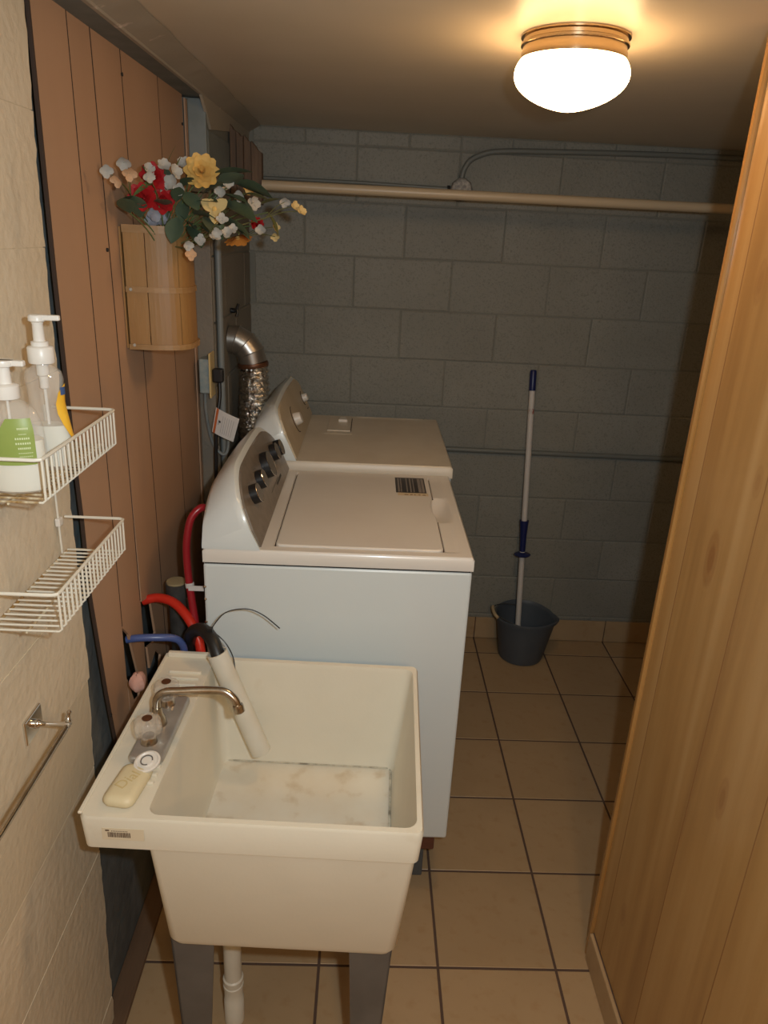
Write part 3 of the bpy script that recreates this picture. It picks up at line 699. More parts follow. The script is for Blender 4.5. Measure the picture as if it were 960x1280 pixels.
# drain pipe
dx, dy = -.098, -.03
dp_ = MB(SX).lathe([(.024, .001), (.024, .075), (.0225, .077), (.0225, .115), (.0245, .117), (.0245, .126), (.0225, .128), (.0225, .136), (.0245, .138), (.0245, .147), (.021, .150), (.021, .510)], (dx, dy, 0), (0.0, 0, 1), 24)
dp_.build('drain_pipe', M_PVC, sink, smooth=True)
# faucet shank and nut under the deck
MB(SX).lathe([(.012, .70), (.012, .755), (.034, .757), (.038, .786)], (-.245, -.03, 0), (0, 0, 1), 20).build('faucet_nut', M_STRIP, sink, smooth=True)

# faucet
FX = -.234
fau = thing('faucet', 'tarnished chrome faucet with long spout and two clear fluted knobs on the sink deck', 'faucet', SW(FX, -.03, RZ))
fb = MB(SX)
fb.prism(rrect(FX-.027, FX+.041, -.140, .070, .012, 4), 'z', RZ+.0046, RZ+.020)
fb.build('base_plate', M_PLATE, fau, bevel=0.005, bseg=3)
MB(SX).lathe([(.019, RZ+.02), (.016, RZ+.035), (.011, RZ+.045), (.0095, RZ+.060)], (FX, -.031, 0), (0, 0, 1), 20).build('spout_base', M_AGEDCHROME, fau, smooth=True)
sp = MB(SX).tube([(FX, -.031, RZ+.055), (FX+.002, -.031, RZ+.080), (FX+.018, -.031, RZ+.097), (FX+.05, -.030, RZ+.101), (FX+.11, -.026, RZ+.104), (FX+.140, -.026, RZ+.102), (FX+.160, -.030, RZ+.088), (FX+.168, -.034, RZ+.070)], 0.0085, 14, smooth=5)
spo = sp.build('spout', M_AGEDCHROME, fau, smooth=True)
MB(SX).lathe([(.0105, 0), (.0115, .004), (.0115, .016), (.009, .018)], (FX+.167, -.0335, RZ+.078), (.25, -.12, -1), 16).build('aerator', M_AGEDCHROME, spo, smooth=True)
for y in (-.090, .036):
    MB(SX).lathe([(.017, RZ+.020), (.014, RZ+.032), (.012, RZ+.036)], (FX, y, 0), (0, 0, 1), 20).build('handle_skirt', M_AGEDCHROME, fau, smooth=True)
    h = MB(SX).lathe([(.016, RZ+.036), (.024, RZ+.042), (.0265, RZ+.055), (.0265, RZ+.066), (.022, RZ+.074), (.013, RZ+.076)], (FX, y, 0), (0, 0, 1), 48, flute=8, famp=0.07)
    ho = h.build('knob', M_CLEARP, fau, smooth=True)
    MB(SX).lathe([(.010, RZ+.0762), (.010, RZ+.0775), (.006, RZ+.078)], (FX, y, 0), (0, 0, 1), 16).build('knob_button', M_CLAMP, ho, smooth=True)

# bar soap with a moulded word
soap = thing('bar_soap', 'pale yellow bar of soap lying on the sink deck beside the barcode corner', 'soap', SW(-.236, -.204, RZ+.001))
SM = Matrix.Translation(SW(-.236, -.204, RZ+.0012)) @ Matrix.Rotation(math.radians(-8), 4, 'Z')
rs = []
for ins, z in ((.008, 0), (.002, .004), (0, .010), (.002, .017), (.008, .0215), (.014, .023)):
    rs.append([(x, y, z) for x, y in rrect(-.030+ins, .030-ins, -.052+ins, .052-ins, max(.004, .016-ins*.4), 4)])
MB(SM).loft(rs).build('soap_body', M_SOAP, soap, smooth=True)
text_mesh('moulded_word', 'Dial', 0.030, mat('soap_word', (0.60, 0.48, 0.24), 0.5), soap, SM @ Matrix.Translation((0, 0, .0231)) @ Matrix.Rotation(math.radians(68), 4, 'Z'), 0.0004)
# sink strainer plug
stp = thing('sink_stopper', 'round white plastic stopper leaning on the soap bar near the faucet', 'stopper', SW(-.215, -.156, RZ+.024), Euler((math.radians(12), math.radians(-6), 0)))
MB().lathe([(.0235, 0), (.025, .002), (.025, .005), (.021, .006), (.019, .004), (.012, .004), (.011, .007), (.006, .007)], seg=28).build('disc', M_WPLASTIC, stp, smooth=True, local=True)
MB().tube([(.011*math.cos(a), .011*math.sin(a), .0085) for a in [i*2*PI/20 for i in range(17)]], .0012, 6).build('pull_ring', M_KNOBFACE, stp, local=True)
# pink sponge by the planks
spg = MB(); q = []
for i in range(9):
    a = i/8*PI; z = math.cos(a); r = math.sin(a)
    q.append([(0.334+(.018*r+.003*math.sin(3*j))*math.cos(2*PI*j/12), -1.690+(.026*r+.003*math.cos(5*j+i))*math.sin(2*PI*j/12), .832+.024*z) for j in range(12)])
tag(spg.loft(q).build('sponge', M_PINK, smooth=True, origin=(0.334, -1.690, .808)), 'small pink lumpy sponge wedged between plank wall and sink deck', 'sponge')

# ---- hoses
pa, pb = Vector((0.622, -1.690, .640)), Vector((0.518, -1.668, .905)); ax = (pb-pa).normalized(); Lp = (pb-pa).length
tag(MB().lathe([(.0205, 0), (.0245, 0), (.0245, Lp), (.0210, Lp), (.0205, 0.01)], pa, ax, 28).build('pvc_pipe', M_PVC, smooth=True, origin=pa),
    'white plastic pipe leaning in the sink corner with a black hose in it', 'pipe')
tag(MB().tube([(0.410, -1.49, .55), (0.408, -1.50, .75), (0.415, -1.520, .84), (0.437, -1.560, .895), (0.470, -1.600, .925), (0.500, -1.640, .925), (0.5185, -1.665, .900), (0.527, -1.672, .875)], 0.0165, 14, smooth=6).build('drain_hose', M_RUBBER, smooth=True, origin=(0.41, -1.49, .55)),
    'black corrugated drain hose bent into the top of the white pipe', 'hose')
zt_ = MB().tube([(0.497, -1.630, .945), (0.53, -1.62, .985), (0.58, -1.615, .995), (0.62, -1.615, .980), (0.660, -1.615, .945)], 0.0014, 6, smooth=6)
zt_.tube([(0.500, -1.628, .940), (0.53, -1.63, .91), (0.553, -1.655, .885), (0.560, -1.675, .86)], 0.0014, 6, smooth=5)
zt_.box(.490, .502, -1.638, -1.626, .938, .950)
tag(zt_.build('cable_tie', M_BLACK, smooth=True, origin=(0.5, -1.63, .945)), 'thin black cable tie with long curved tail above the white pipe', 'cable tie')
tag(MB().tube([(0.278, -1.440, .913), (0.318, -1.438, .922), (0.365, -1.455, .917), (0.410, -1.490, .890), (0.438, -1.515, .845), (0.446, -1.53, .79), (.440, -1.535, .70)], 0.0125, 14, smooth=6).build('water_hose', M_RED, smooth=True, origin=(0.29, -1.44, .91)),
    'bright red water hose coming through a hole in the planks', 'hose')
dh = thing('water_hose', 'dark red water hose looping up behind the washing machine back edge', 'hose', (0.41, -1.45, .8))
MB().tube([(0.452, -1.40, 1.165), (0.435, -1.415, 1.172), (0.412, -1.43, 1.145), (0.402, -1.445, 1.08), (0.405, -1.455, 1.0), (0.416, -1.470, .92), (0.430, -1.49, .83), (0.436, -1.497, .72)], 0.0098, 12, smooth=6).build('tube', M_DRED, dh, smooth=True)
MB().lathe([(.0115, -.006), (.0115, .006)], (0.4085, -1.459, .974), (.12, -.18, -1), 14).box(.4085, .448, -1.476, -1.474, .966, .980).build('paper_band', M_PAPER, dh)
tag(MB().tube([(0.278, -1.586, .882), (0.310, -1.583, .886), (0.350, -1.575, .884), (0.385, -1.562, .876), (0.402, -1.552, .858), (0.408, -1.545, .82), (0.405, -1.54, .7)], 0.0095, 12, smooth=6).build('water_hose', M_BLUE, smooth=True, origin=(0.29, -1.58, .88)),
    'blue water hose coming through the notch between two planks', 'hose')
sp_ = thing('standpipe', 'short dark iron pipe with tan open top behind the red hose', 'pipe', (0.355, -1.39, 0.02))
MB().lathe([(.023, .02), (.023, .90), (.029, .903), (.029, .945)], (0.355, -1.39, 0), (0, 0, 1), 20).build('tube', M_IRON, sp_, smooth=True)
MB().lathe([(.026, .945), (.026, .950), (.018, .951)], (0.355, -1.39, 0), (0, 0, 1), 20).build('cap', M_TANCAP, sp_, smooth=True)

# ================================================================== VENT, CONDUITS, OUTLET
duct = thing('dryer_vent_duct', 'galvanized elbow and crumpled foil duct rising behind the dryer', 'duct', (0.43, -.52, 1.0))
C0 = Vector((0.352, -.52, 1.475))
pts = []
for a, rr in ((0, 0), (15, 1), (30, 1), (45, 1), (60, 1), (75, 1), (90, 1)):
    t = math.radians(a); R_ = 0.075; pts.append(Vector((0.362+R_*math.sin(t), -.52, 1.475-R_*(1-math.cos(t)))))
gores = [(0.350, 1.475)] + [(p.x, p.z) for p in pts[1::2]] + [(pts[-1].x, pts[-1].z)]
eb = MB()
P = [Vector((0.352, -.52, 1.475)), Vector((0.378, -.52, 1.473)), Vector((0.408, -.52, 1.458)), Vector((0.428, -.52, 1.430)), Vector((0.436, -.52, 1.395))]
rings = []
for i in range(4):
    a, b = P[i], P[i+1]
    for p, t, r in ((a, 0, .050), (b, 1, .050)):
        tn = ((P[min(i+1+t, 4)] if t else b) - (a if t else P[max(i-1, 0)])).normalized()
        u = Vector((0, 1, 0)); v = tn.cross(u)
        rr = r*(1.0 if t == 0 else .985)
        rings.append([p+rr*(math.cos(2*PI*k/28)*u+math.sin(2*PI*k/28)*v) for k in range(28)])
eb.loft(rings).build('elbow', M_GALV, duct, smooth=True)
sm = MB()
for i in (1, 2, 3):
    tn = (P[i+1]-P[i-1]).normalized(); u = Vector((0, 1, 0)); v = tn.cross(u)
    sm.tube([P[i]+.0505*(math.cos(2*PI*k/28)*u+math.sin(2*PI*k/28)*v) for k in range(29)], .0018, 6)
sm.build('seam', M_GALV, duct, smooth=True)
fx = MB(); rings = []
random.seed(5)
for i in range(64):
    t = i/63; z = 1.392 - 0.42*t; r = 0.050+0.0045*math.sin(i*1.9)+random.uniform(-.0015, .0015)
    cx = 0.437+0.004*math.sin(t*9); cy = -.52+0.004*math.cos(t*7)
    rings.append([(cx+(r+random.uniform(-.0022, .0022))*math.cos(2*PI*k/30), cy+(r+random.uniform(-.0022, .0022))*math.sin(2*PI*k/30), z+random.uniform(-.002, .002)) for k in range(30)])
fx.loft(rings).build('foil_duct', M_FOIL, duct)
MB().lathe([(.0535, -.008), (.055, -.004), (.055, .004), (.0535, .008)], (0.436, -.52, 1.388), (0.12, 0, -1), 28).build('clamp', M_CLAMP, duct, smooth=True)

tag(MB().tube([(0.363, -.725, .75), (0.363, -.725, 1.2), (0.363, -.725, 1.98)], 0.0105, 14).build('electrical_conduit', M_CONDUITL, smooth=True, origin=(.363, -.725, .75)),
    'vertical grey conduit on the left wall beside the outlet', 'conduit')
vv = thing('wing_valve', 'small black wing valve on the left wall above the vent elbow', 'valve', (0.352, -.47, 1.568))
MB().lathe([(.009, 0), (.009, .012), (.006, .022)], (0.351, -.47, 1.568), (1, 0, 0), 12).build('stem', M_BLACK, vv, smooth=True)
MB().tube([(0.372, -.478, 1.548), (0.376, -.474, 1.562), (0.374, -.472, 1.575), (0.380, -.472, 1.592)], .005, 8, smooth=4).tube([(0.362, -.49, 1.575), (0.372, -.48, 1.57), (0.372, -.46, 1.572)], .004, 8).build('wing', M_BLACK, vv, smooth=True)

out = thing('outlet_box', 'blue-grey outlet box with yellowed cover plate at the plank edge', 'outlet', (0.32, -.82, 1.34))
MB().box(0.312, 0.344, -.832, -.770, 1.342, 1.452).build('box', M_OUTBOX, out, bevel=0.004)
MB().box(0.344, 0.350, -.838, -.769, 1.328, 1.470).build('cover_plate', M_BEIGE, out, bevel=0.002)
tag(MB().tube([(0.322, -.80, 1.342), (0.322, -.80, 1.28), (0.330, -.79, 1.20), (0.345, -.785, 1.15), (0.372, -.78, 1.125), (0.385, -.77, 1.15), (.388, -.765, 1.25)], 0.0055, 8, smooth=6).build('grey_cable', M_CONDUITL, smooth=True, origin=(.32, -.80, 1.34)),
    'thin grey cable looping down from the outlet box', 'cable')
pc = thing('power_cord', 'black power cord with plug and white warning tag in the outlet', 'power cord', (0.36, -.83, 1.3))
MB().box(0.3503, 0.385, -.822, -.790, 1.375, 1.420).build('plug', M_BLACK, pc, bevel=0.006)
MB().tube([(0.370, -.806, 1.385), (0.372, -.815, 1.33), (0.364, -.838, 1.25), (0.358, -.842, 1.12), (0.356, -.845, .98), (.36, -.85, .8)], 0.006, 10, smooth=6).build('cord', M_BLACK, pc, smooth=True)
tg = MB()
A = [Vector((0.366, -.850, 1.303)), Vector((0.440, -.850, 1.268)), Vector((0.418, -.850, 1.190)), Vector((0.350, -.850, 1.222))]
def grid_quad(mb, A, nx=6, bow=.006, th=.0006, u0=0, u1=1, v0=0, v1=1, off=0):
    for side in (0,):
        vs = []; fs = []
        for j in range(3):
            for i in range(nx+1):
                u = u0+(u1-u0)*i/nx; v = v0+(v1-v0)*j/2
                p = (A[0]*(1-u)+A[1]*u)*(1-v)+(A[3]*(1-u)+A[2]*u)*v
                vs.append((p.x, p.y-bow*math.sin(PI*u)-off, p.z))
        for j in range(2):
            for i in range(nx):
                a = j*(nx+1)+i; fs.append((a, a+1, a+nx+2, a+nx+1))
        mb.add(vs, fs)
    return mb
tgo = grid_quad(MB(), A).build('warning_tag', M_PAPER, pc)
grid_quad(MB(), A, u0=0.04, u1=.14, off=.0006).build('tag_band', M_ORANGE, tgo)
tl = MB()
for i in range(6): grid_quad(tl, A, u0=.36+.09*i, u1=.375+.09*i, v0=.18, v1=.88, off=.0007)
grid_quad(tl, A, u0=.2, u1=.24, v0=.4, v1=.6, off=.0007)
tl.build('tag_print', mat('grey_print', (0.32, 0.31, 0.31), .7), tgo)
tl = MB(); grid_quad(tl, A, u0=.22, u1=.30, v0=.42, v1=.5, off=.0009); tl.build('tag_symbol', M_DINK, tgo)

tag(MB().tube([(1.15, -.018, .963), (2.60, -.018, .958)], .0115, 12).build('electrical_conduit', M_CONDUIT, smooth=True, origin=(1.15, -.018, .96)),
    'grey conduit running low across the back wall behind the mop', 'conduit')
tag(MB().tube([(0.40, -.016, 2.032), (0.8, -.016, 2.032), (1.155, -.018, 2.026)], .0075, 10).build('electrical_conduit', M_CONDUIT, smooth=True, origin=(.4, -.016, 2.03)),
    'thin grey conduit along the back wall, left of the round junction box', 'conduit')
tag(MB().tube([(1.188, -.020, 2.062), (1.194, -.020, 2.095), (1.215, -.020, 2.130), (1.255, -.020, 2.152), (1.32, -.020, 2.168), (1.5, -.020, 2.176), (2.0, -.02, 2.188), (2.60, -.02, 2.190)], .0105, 12, smooth=4).build('electrical_conduit', M_CONDUIT, smooth=True, origin=(1.19, -.02, 2.06)),
    'grey conduit curving up from the junction box and along under the ceiling', 'conduit')
jb = thing('junction_box', 'round speckled metal junction box on the back wall behind the rod', 'junction box', (1.190, -.006, 2.0))
MB().lathe([(.043, 0), (.043, .030), (.040, .034)], (1.190, -.0065, 2.026), (0, -1, 0), 10).build('box', M_JBOX, jb)
MB().lathe([(.0385, .034), (.0385, .037), (.036, .038)], (1.190, -.0065, 2.026), (0, -1, 0), 10).build('cover', M_JBOX, jb)
MB().lathe([(.013, 0), (.013, .012)], (1.146, -.018, 2.026), (-1, 0, 0), 10).build('connector', M_BLACK, jb)

rodz = 1.986
tag(MB().tube([(0.462, -.42, rodz), (1.3, -.42, rodz), (2.62, -.42, rodz)], .0165, 18).build('hanging_rod', M_ROD, smooth=True, origin=(.462, -.42, rodz)),
    'tan painted closet rod spanning the room below the ceiling', 'rod')
br = thing('rod_bracket', 'rough dark boards on the left wall holding the end of the rod', 'bracket', (0.40, -.41, 1.93))
bx_ = [(0.352, 0.374, 2.172, 2.150), (0.3745, 0.398, 2.148, 2.135), (0.3985, 0.424, 2.140, 2.118), (0.4245, 0.460, 2.122, 2.086)]
for i, (a, b, za, zb) in enumerate(bx_):
    m_ = (a+b)/2
    MB().prism([(a, 1.93+.004*i), (b, 1.93-.003*i), (b, zb), (m_+.003, (za+zb)/2-.008), (m_-.004, (za+zb)/2+.003), (a, za)], 'y', -.410-.006*(i % 2), -.375).build('board', M_DARKWOOD, br, bevel=0.0015, bseg=1)

# ================================================================== CEILING LAMP
LC = Vector((1.222, -1.545, CZ))
lamp = thing('ceiling_lamp', 'lit flush ceiling lamp with white glass bowl and brass ring', 'lamp', LC)
MB().lathe([(.060, 0), (.1035, -.001), (.1035, -.004), (.0985, -.006), (.0985, -.012), (.1025, -.014), (.1025, -.018), (.0985, -.020), (.0985, -.026), (.1005, -.029), (.1005, -.041), (.097, -.044), (.090, -.044)], LC, (0, 0, 1), 64).build('brass_ring', M_BRASS, lamp, smooth=True)
pr = [(.094, -.042)]
for i in range(15):
    a = -0.45 + (PI/2+0.45)*i/14
    pr.append((.1105*max(0.0, math.cos(a))**(1.35 if a > 0 else 1.0)+.0001, -.066-.062*math.sin(a)))
pr[-1] = (.0008, -.128)
MB().lathe(pr, LC, (0, 0, 1), 64).build('glass_bowl', M_GLOBE, lamp, smooth=True)

# ================================================================== BUCKET AND MOP
bk = thing('bucket', 'dark blue-grey plastic bucket on the tiles against the back wall', 'bucket', (1.625, -.165, 0.001))
bc_ = (1.625, -.165, 0.001); seg = 40; rings = []
prof = [(.088, 0), (.100, .004), (.106, .02), (.130, .205), (.139, .207), (.140, .222), (.134, .226), (.130, .222), (.127, .205), (.103, .022), (.0008, .018)]
for r, h in prof:
    ring_ = []
    for i in range(seg):
        a = 2*PI*i/seg; rr = r
        # pouring lip towards +x
        if h > .18:
            d = abs((a+PI) % (2*PI)-PI+0.25)
            if d < .5: rr = r + .020*(math.cos(d/.5*PI)+1)/2*(h-.18)/.045
        ring_.append((bc_[0]+rr*math.cos(a), bc_[1]+rr*math.sin(a), bc_[2]+h-(.004*math.cos(2*a) if h > .2 else 0)))
    rings.append(ring_)
MB().loft(rings).build('body', M_BUCKET, bk, smooth=True)
hw = []
for i in range(21):
    a = PI*i/20; hw.append((1.625-.145*math.cos(0)*math.sin(a)*1.0-.0, -.165+.128*math.cos(a), .205+.030*math.sin(a)))
hwo = MB().tube([(1.625-.150*math.sin(PI*i/20), -.165-.110*math.cos(PI*i/20), .206+.034*math.sin(PI*i/20)) for i in range(21)], .0022, 6).build('wire_handle', M_IRON, bk, smooth=True)
MB().tube([(1.487, -.225, .232), (1.475, -.200, .2385), (1.474, -.150, .2395), (1.478, -.13, .239)], .0075, 10, smooth=3).build('grip', M_HANDLEWOOD, hwo, smooth=True)
mp_ = thing('mop', 'mop with white pole and navy twist collar standing in the bucket', 'mop', (1.592, -.16, 0.025))
mb0 = Vector((1.607, -.150, .06)); mb1 = Vector((1.556, -.045, 1.335)); md = mb1-mb0
def mpt(t): return mb0+md*t
MB().tube([mpt(0), mpt(.94)], .0128, 14).build('pole', M_POLE, mp_, smooth=True)
MB().tube([mpt(.932), mpt(.995), mpt(1.0)], [.0145, .0145, .011], 14).build('end_cap', M_NAVY, mp_, smooth=True)
pp = mb0+md*.405
MB().tube([mpt(.475), mpt(.455), mpt(.43), mpt(.36)], lambda t: .0215-.0085*t if t < .99 else .013, 16).build('twist_collar', M_NAVY, mp_, smooth=True)
MB().lathe([(.013, -.012), (.036, -.004), (.0385, 0), (.034, .004), (.013, .012)], mpt(.348), md.normalized(), 24).build('collar_disc', M_NAVY, mp_, smooth=True)
MB().lathe([(.0129, -.012), (.0132, 0), (.0129, .012)], mpt(.862), md.normalized(), 14).build('pole_print', mat('mop_red_print', (.42, .14, .11), .5, color2=(.55, .52, .5), nscale=60, contrast=(.45, .5)), mp_)
hd = MB()
for i in range(40):
    a = i*2.4; r = .012+.065*math.sqrt(i/40)
    hd.tube([mb0+Vector((0, 0, .02)), (1.615+r*.6*math.cos(a), -.160+r*.6*math.sin(a), .058), (1.622+r*math.cos(a), -.165+r*math.sin(a), .026)], .0045, 5)
mhd = hd.build('strands', M_MOPHEAD, mp_, smooth=True); mhd['kind'] = 'stuff'

# ================================================================== WIRE CADDY ON THE CREAM WALL
cad = thing('wire_caddy', 'white coated two-tier wire caddy hung on the cream block wall', 'wire caddy', (0.29, -2.05, 1.25))
CXW, CXF, CY0, CY1 = 0.298, 0.407, -2.208, -1.900
for yy_ in (CY1-.012, CY0+.012): MB().tube([(0.2905, yy_, 1.545), (0.2905, yy_, 1.263)], .0022, 6).build('back_wire', M_WIRE, cad, smooth=True)
MB().box(.287, .296, CY1-.020, CY1-.004, 1.318, 1.334).build('hanger_clip', M_WPLASTIC, cad, bevel=.002)
for zt, zb, nm in ((1.538, 1.474, 'upper'), (1.332, 1.268, 'lower')):
    rim = [(CXW, CY1, zt), (CXF-.008, CY1, zt), (CXF-.001, CY1-.004, zt), (CXF, CY1-.012, zt), (CXF, CY0+.012, zt), (CXF-.001, CY0+.004, zt), (CXF-.008, CY0, zt), (CXW, CY0, zt)]
    bk_ = MB().tube(rim, .0027, 8).build('basket_rim', M_WIRE, cad, smooth=True)
    MB().tube([(CXW, CY1-.004, zb), (CXF-.01, CY1-.004, zb)], .002, 6).tube([(CXW, CY1-.004, zb-.0025), (CXW, CY0+.004, zb-.0025)], .0025, 6).tube([(CXW+.055, CY1-.004, zb-.0028), (CXW+.055, CY0+.004, zb-.0028)], .0018, 6).build('floor_rail', M_WIREYEL, bk_, smooth=True)
    nw = 19
    wm = None
    for i in range(nw+1):
        y = CY1-.006 - (CY1-CY0-.012)*i/nw
        if wm is None:
            o = MB().tube([(CXF-.012, y, zb), (CXF-.006, y, zb), (CXF-.0015, y, zb+.004), (CXF-.001, y, zt)], .0018, 6).build('upright_wire', M_WIRE, bk_, smooth=True)
            f = MB().tube([(CXW, y, zb), (CXF-.011, y, zb)], .0018, 6).build('floor_wire', M_WIREYEL if nm == 'upper' else M_WIREMIX, bk_, smooth=True)
            wm = (o, y, f)
        else:
            for q in (0, 2):
                o = wm[q].copy(); col.objects.link(o); o.location = (0, y-wm[1], 0)

# ================================================================== BOTTLES
def bottle_rings(prof, c, seg=28):
    """prof: (half width across, half depth, z)"""
    return [[(c[0]+a*math.cos(2*PI*i/seg), c[1]+b*math.sin(2*PI*i/seg), c[2]+z) for i in range(seg)] for a, b, z in prof]
b1c = (0.3535, -2.045, 1.4765)
b1 = thing('soap_bottle', 'tall clear pump soap bottle with yellow label standing in the upper wire basket', 'bottle', b1c)
prof = [(.030, .018, 0), (.036, .021, .004), (.0375, .022, .012), (.036, .021, .035), (.030, .019, .075), (.0265, .018, .105), (.0275, .018, .125), (.0295, .018, .142), (.027, .017, .153), (.017, .014, .160), (.013, .013, .164), (.013, .013, .168)]
MB().loft(bottle_rings(prof, b1c)).build('bottle_body', M_CLEARB, b1, smooth=True)
pl_ = [(a*.93, b*.9, z+.002) for a, b, z in prof[1:4]] + [(.0285, .0172, .070)]
MB().loft(bottle_rings(pl_, b1c)).build('liquid_soap', M_LIQUID, b1, smooth=True)
# label on the far right flank
lab = MB(); vs = []; fs = []
lp = [(.0372, .0218, .040), (.0345, .021, .055), (.0315, .0200, .073), (.0290, .0192, .09), (.0272, .0188, .105), (.0280, .0188, .122), (.0295, .0188, .134)]
wds = [.12, .30, .42, .5, .5, .42, .2]
for (a, b, z), wd in zip(lp, wds):
    for i in range(7):
        t = 0.42 - wd*2.4*(1-i/6)
        vs.append((b1c[0]+(a+.0006)*math.cos(t), b1c[1]+(b+.0006)*math.sin(t), b1c[2]+z))
for j in range(len(lp)-1):
    for i in range(6): fs.append((j*7+i, j*7+i+1, (j+1)*7+i+1, (j+1)*7+i))
labo = lab.add(vs, fs).build('label', M_YLABEL, b1, smooth=True)
MB().add([(b1c[0]+.0290*math.cos(t)+.0004, b1c[1]+.0195*math.sin(t), b1c[2]+z) for z in (.118, .130) for t in (-.45, -.25, -.05, .15)], [(0, 1, 5, 4), (1, 2, 6, 5), (2, 3, 7, 6)]).build('label_mark', M_BLUEINK, labo)
cc = (b1c[0], b1c[1], b1c[2])
pmp = MB().lathe([(.0185, .1655), (.0190, .168), (.0190, .188), (.0175, .190), (.0125, .191), (.0125, .197), (.0085, .198), (.0078, .222), (.009, .226), (.0125, .2275), (.0125, .2335), (.011, .236)], cc, (0, 0, 1), 28, flute=0)
pm_o = pmp.build('pump', M_WPLASTIC, b1, smooth=True)
MB().prism([(b1c[0]-.010, b1c[1]-.006), (b1c[0]+.020, b1c[1]-.0055), (b1c[0]+.034, b1c[1]-.0035), (b1c[0]+.034, b1c[1]+.0035), (b1c[0]+.020, b1c[1]+.0055), (b1c[0]-.010, b1c[1]+.006)], 'z', b1c[2]+.2285, b1c[2]+.2365).build('nozzle', M_WPLASTIC, pm_o, bevel=.002)
MB().lathe([(.0025, .01), (.0025, .125), (.0065, .127), (.0065, .145), (.009, .147), (.009, .163)], cc, (0, 0, 1), 12).build('dip_tube', M_WPLASTIC, pm_o, smooth=True)

b2c = (0.350, -2.160, 1.4765)
b2 = thing('soap_bottle', 'squat rounded pump soap bottle with green label, leftmost in the upper wire basket', 'bottle', b2c)
prof = [(.032, .020, 0), (.043, .026, .004), (.0455, .028, .015), (.0455, .028, .075), (.044, .027, .098), (.037, .024, .118), (.023, .018, .130), (.0135, .0135, .134), (.0135, .0135, .138)]
MB().loft(bottle_rings(prof, b2c)).build('bottle_body', M_CLEARB, b2, smooth=True)
MB().loft(bottle_rings([(a*.94, b*.92, z+.0015) for a, b, z in prof[:4]]+[(.0420, .0255, .078)], b2c)).build('liquid_soap', M_LIQUID, b2, smooth=True)
lab = MB(); vs = []; fs = []; R0, R1 = -PI/2-.30, -PI/2+.98; nz = 10
for j in range(nz+1):
    z = .046+.066*j/nz
    k = j/nz; a0 = R0+(.9*max(0, k-.45)**1.2); a1 = R1
    s = 1 if z < .095 else 1-(z-.095)*5.5
    for i in range(11):
        t = a0+(a1-a0)*i/10; vs.append((b2c[0]+(.0455*s+.0008)*math.cos(t), b2c[1]+(.028*s+.0006)*math.sin(t), b2c[2]+z))
for j in range(nz):
    for i in range(10): fs.append((j*11+i, j*11+i+1, (j+1)*11+i+1, (j+1)*11+i))
labo = lab.add(vs, fs).build('label', M_GLABEL, b2, smooth=True)
ink = MB()
for q, (z, ta, tb) in enumerate(((.097, .45, .80), (.090, .48, .72), (.083, .36, .82), (.076, .36, .84), (.069, .42, .82), (.063, .42, .88), (.058, .44, .86), (.053, .44, .82))):
    n_ = 7
    for k in range(n_):
        t0 = -PI/2+ta+(tb-ta)*k/n_; t1 = t0+(tb-ta)/n_*.65; h = .0028 if q in (0, 2, 3, 4) else .0012
        ink.add([(b2c[0]+.0466*math.cos(t), b2c[1]+.0291*math.sin(t), b2c[2]+zz) for zz in (z, z+h) for t in (t0, t1)], [(0, 1, 3, 2)])
ink.build('label_print', M_INK, labo)
pmp = MB().lathe([(.017, .1355), (.0175, .137), (.0175, .153), (.015, .155), (.009, .156), (.0085, .178), (.015, .180), (.016, .184), (.015, .188)], b2c, (0, 0, 1), 24)
p2 = pmp.build('pump', M_WPLASTIC, b2, smooth=True)
MB().box(b2c[0]-.012, b2c[0]+.030, b2c[1]-.005, b2c[1]+.005, b2c[2]+.180, b2c[2]+.188).build('nozzle', M_WPLASTIC, p2, bevel=.002)
MB().lathe([(.002, .01), (.002, .134)], b2c, (0, 0, 1), 10).build('dip_tube', M_WPLASTIC, p2, smooth=True)

# ================================================================== TOWEL BAR
tb = thing('towel_bar', 'chrome towel bar on a square wall plate, low on the cream wall', 'towel bar', (0.288, -2.10, 1.0))
MB().box(.2865, .2930, -2.136, -2.074, 1.000, 1.046).build('wall_plate', M_CHROME, tb, bevel=.002)
MB().lathe([(.008, 0), (.0085, .006), (.006, .010), (.0045, .012), (.0042, .052), (.0055, .054), (.0055, .062)], (.2925, -2.105, 1.024), (1, 0, 0.02), 16).build('post', M_CHROME, tb, smooth=True)
MB().lathe([(.007, 0), (.0035, .004), (.003, .012), (.0042, .016), (.002, .019)], (.350, -2.102, 1.030), (0.1, .3, 1), 12).build('finial', M_AGEDCHROME, tb, smooth=True)
MB().tube([(.350, -2.098, 1.0225), (.350, -2.70, 1.0225)], .0048, 10).build('bar', M_AGEDCHROME, tb, smooth=True)
MB().lathe([(.008, 0), (.0085, .006), (.0045, .010), (.0042, .06)], (.2925, -2.69, 1.0235), (1, 0, 0), 12).build('post', M_CHROME, tb, smooth=True)

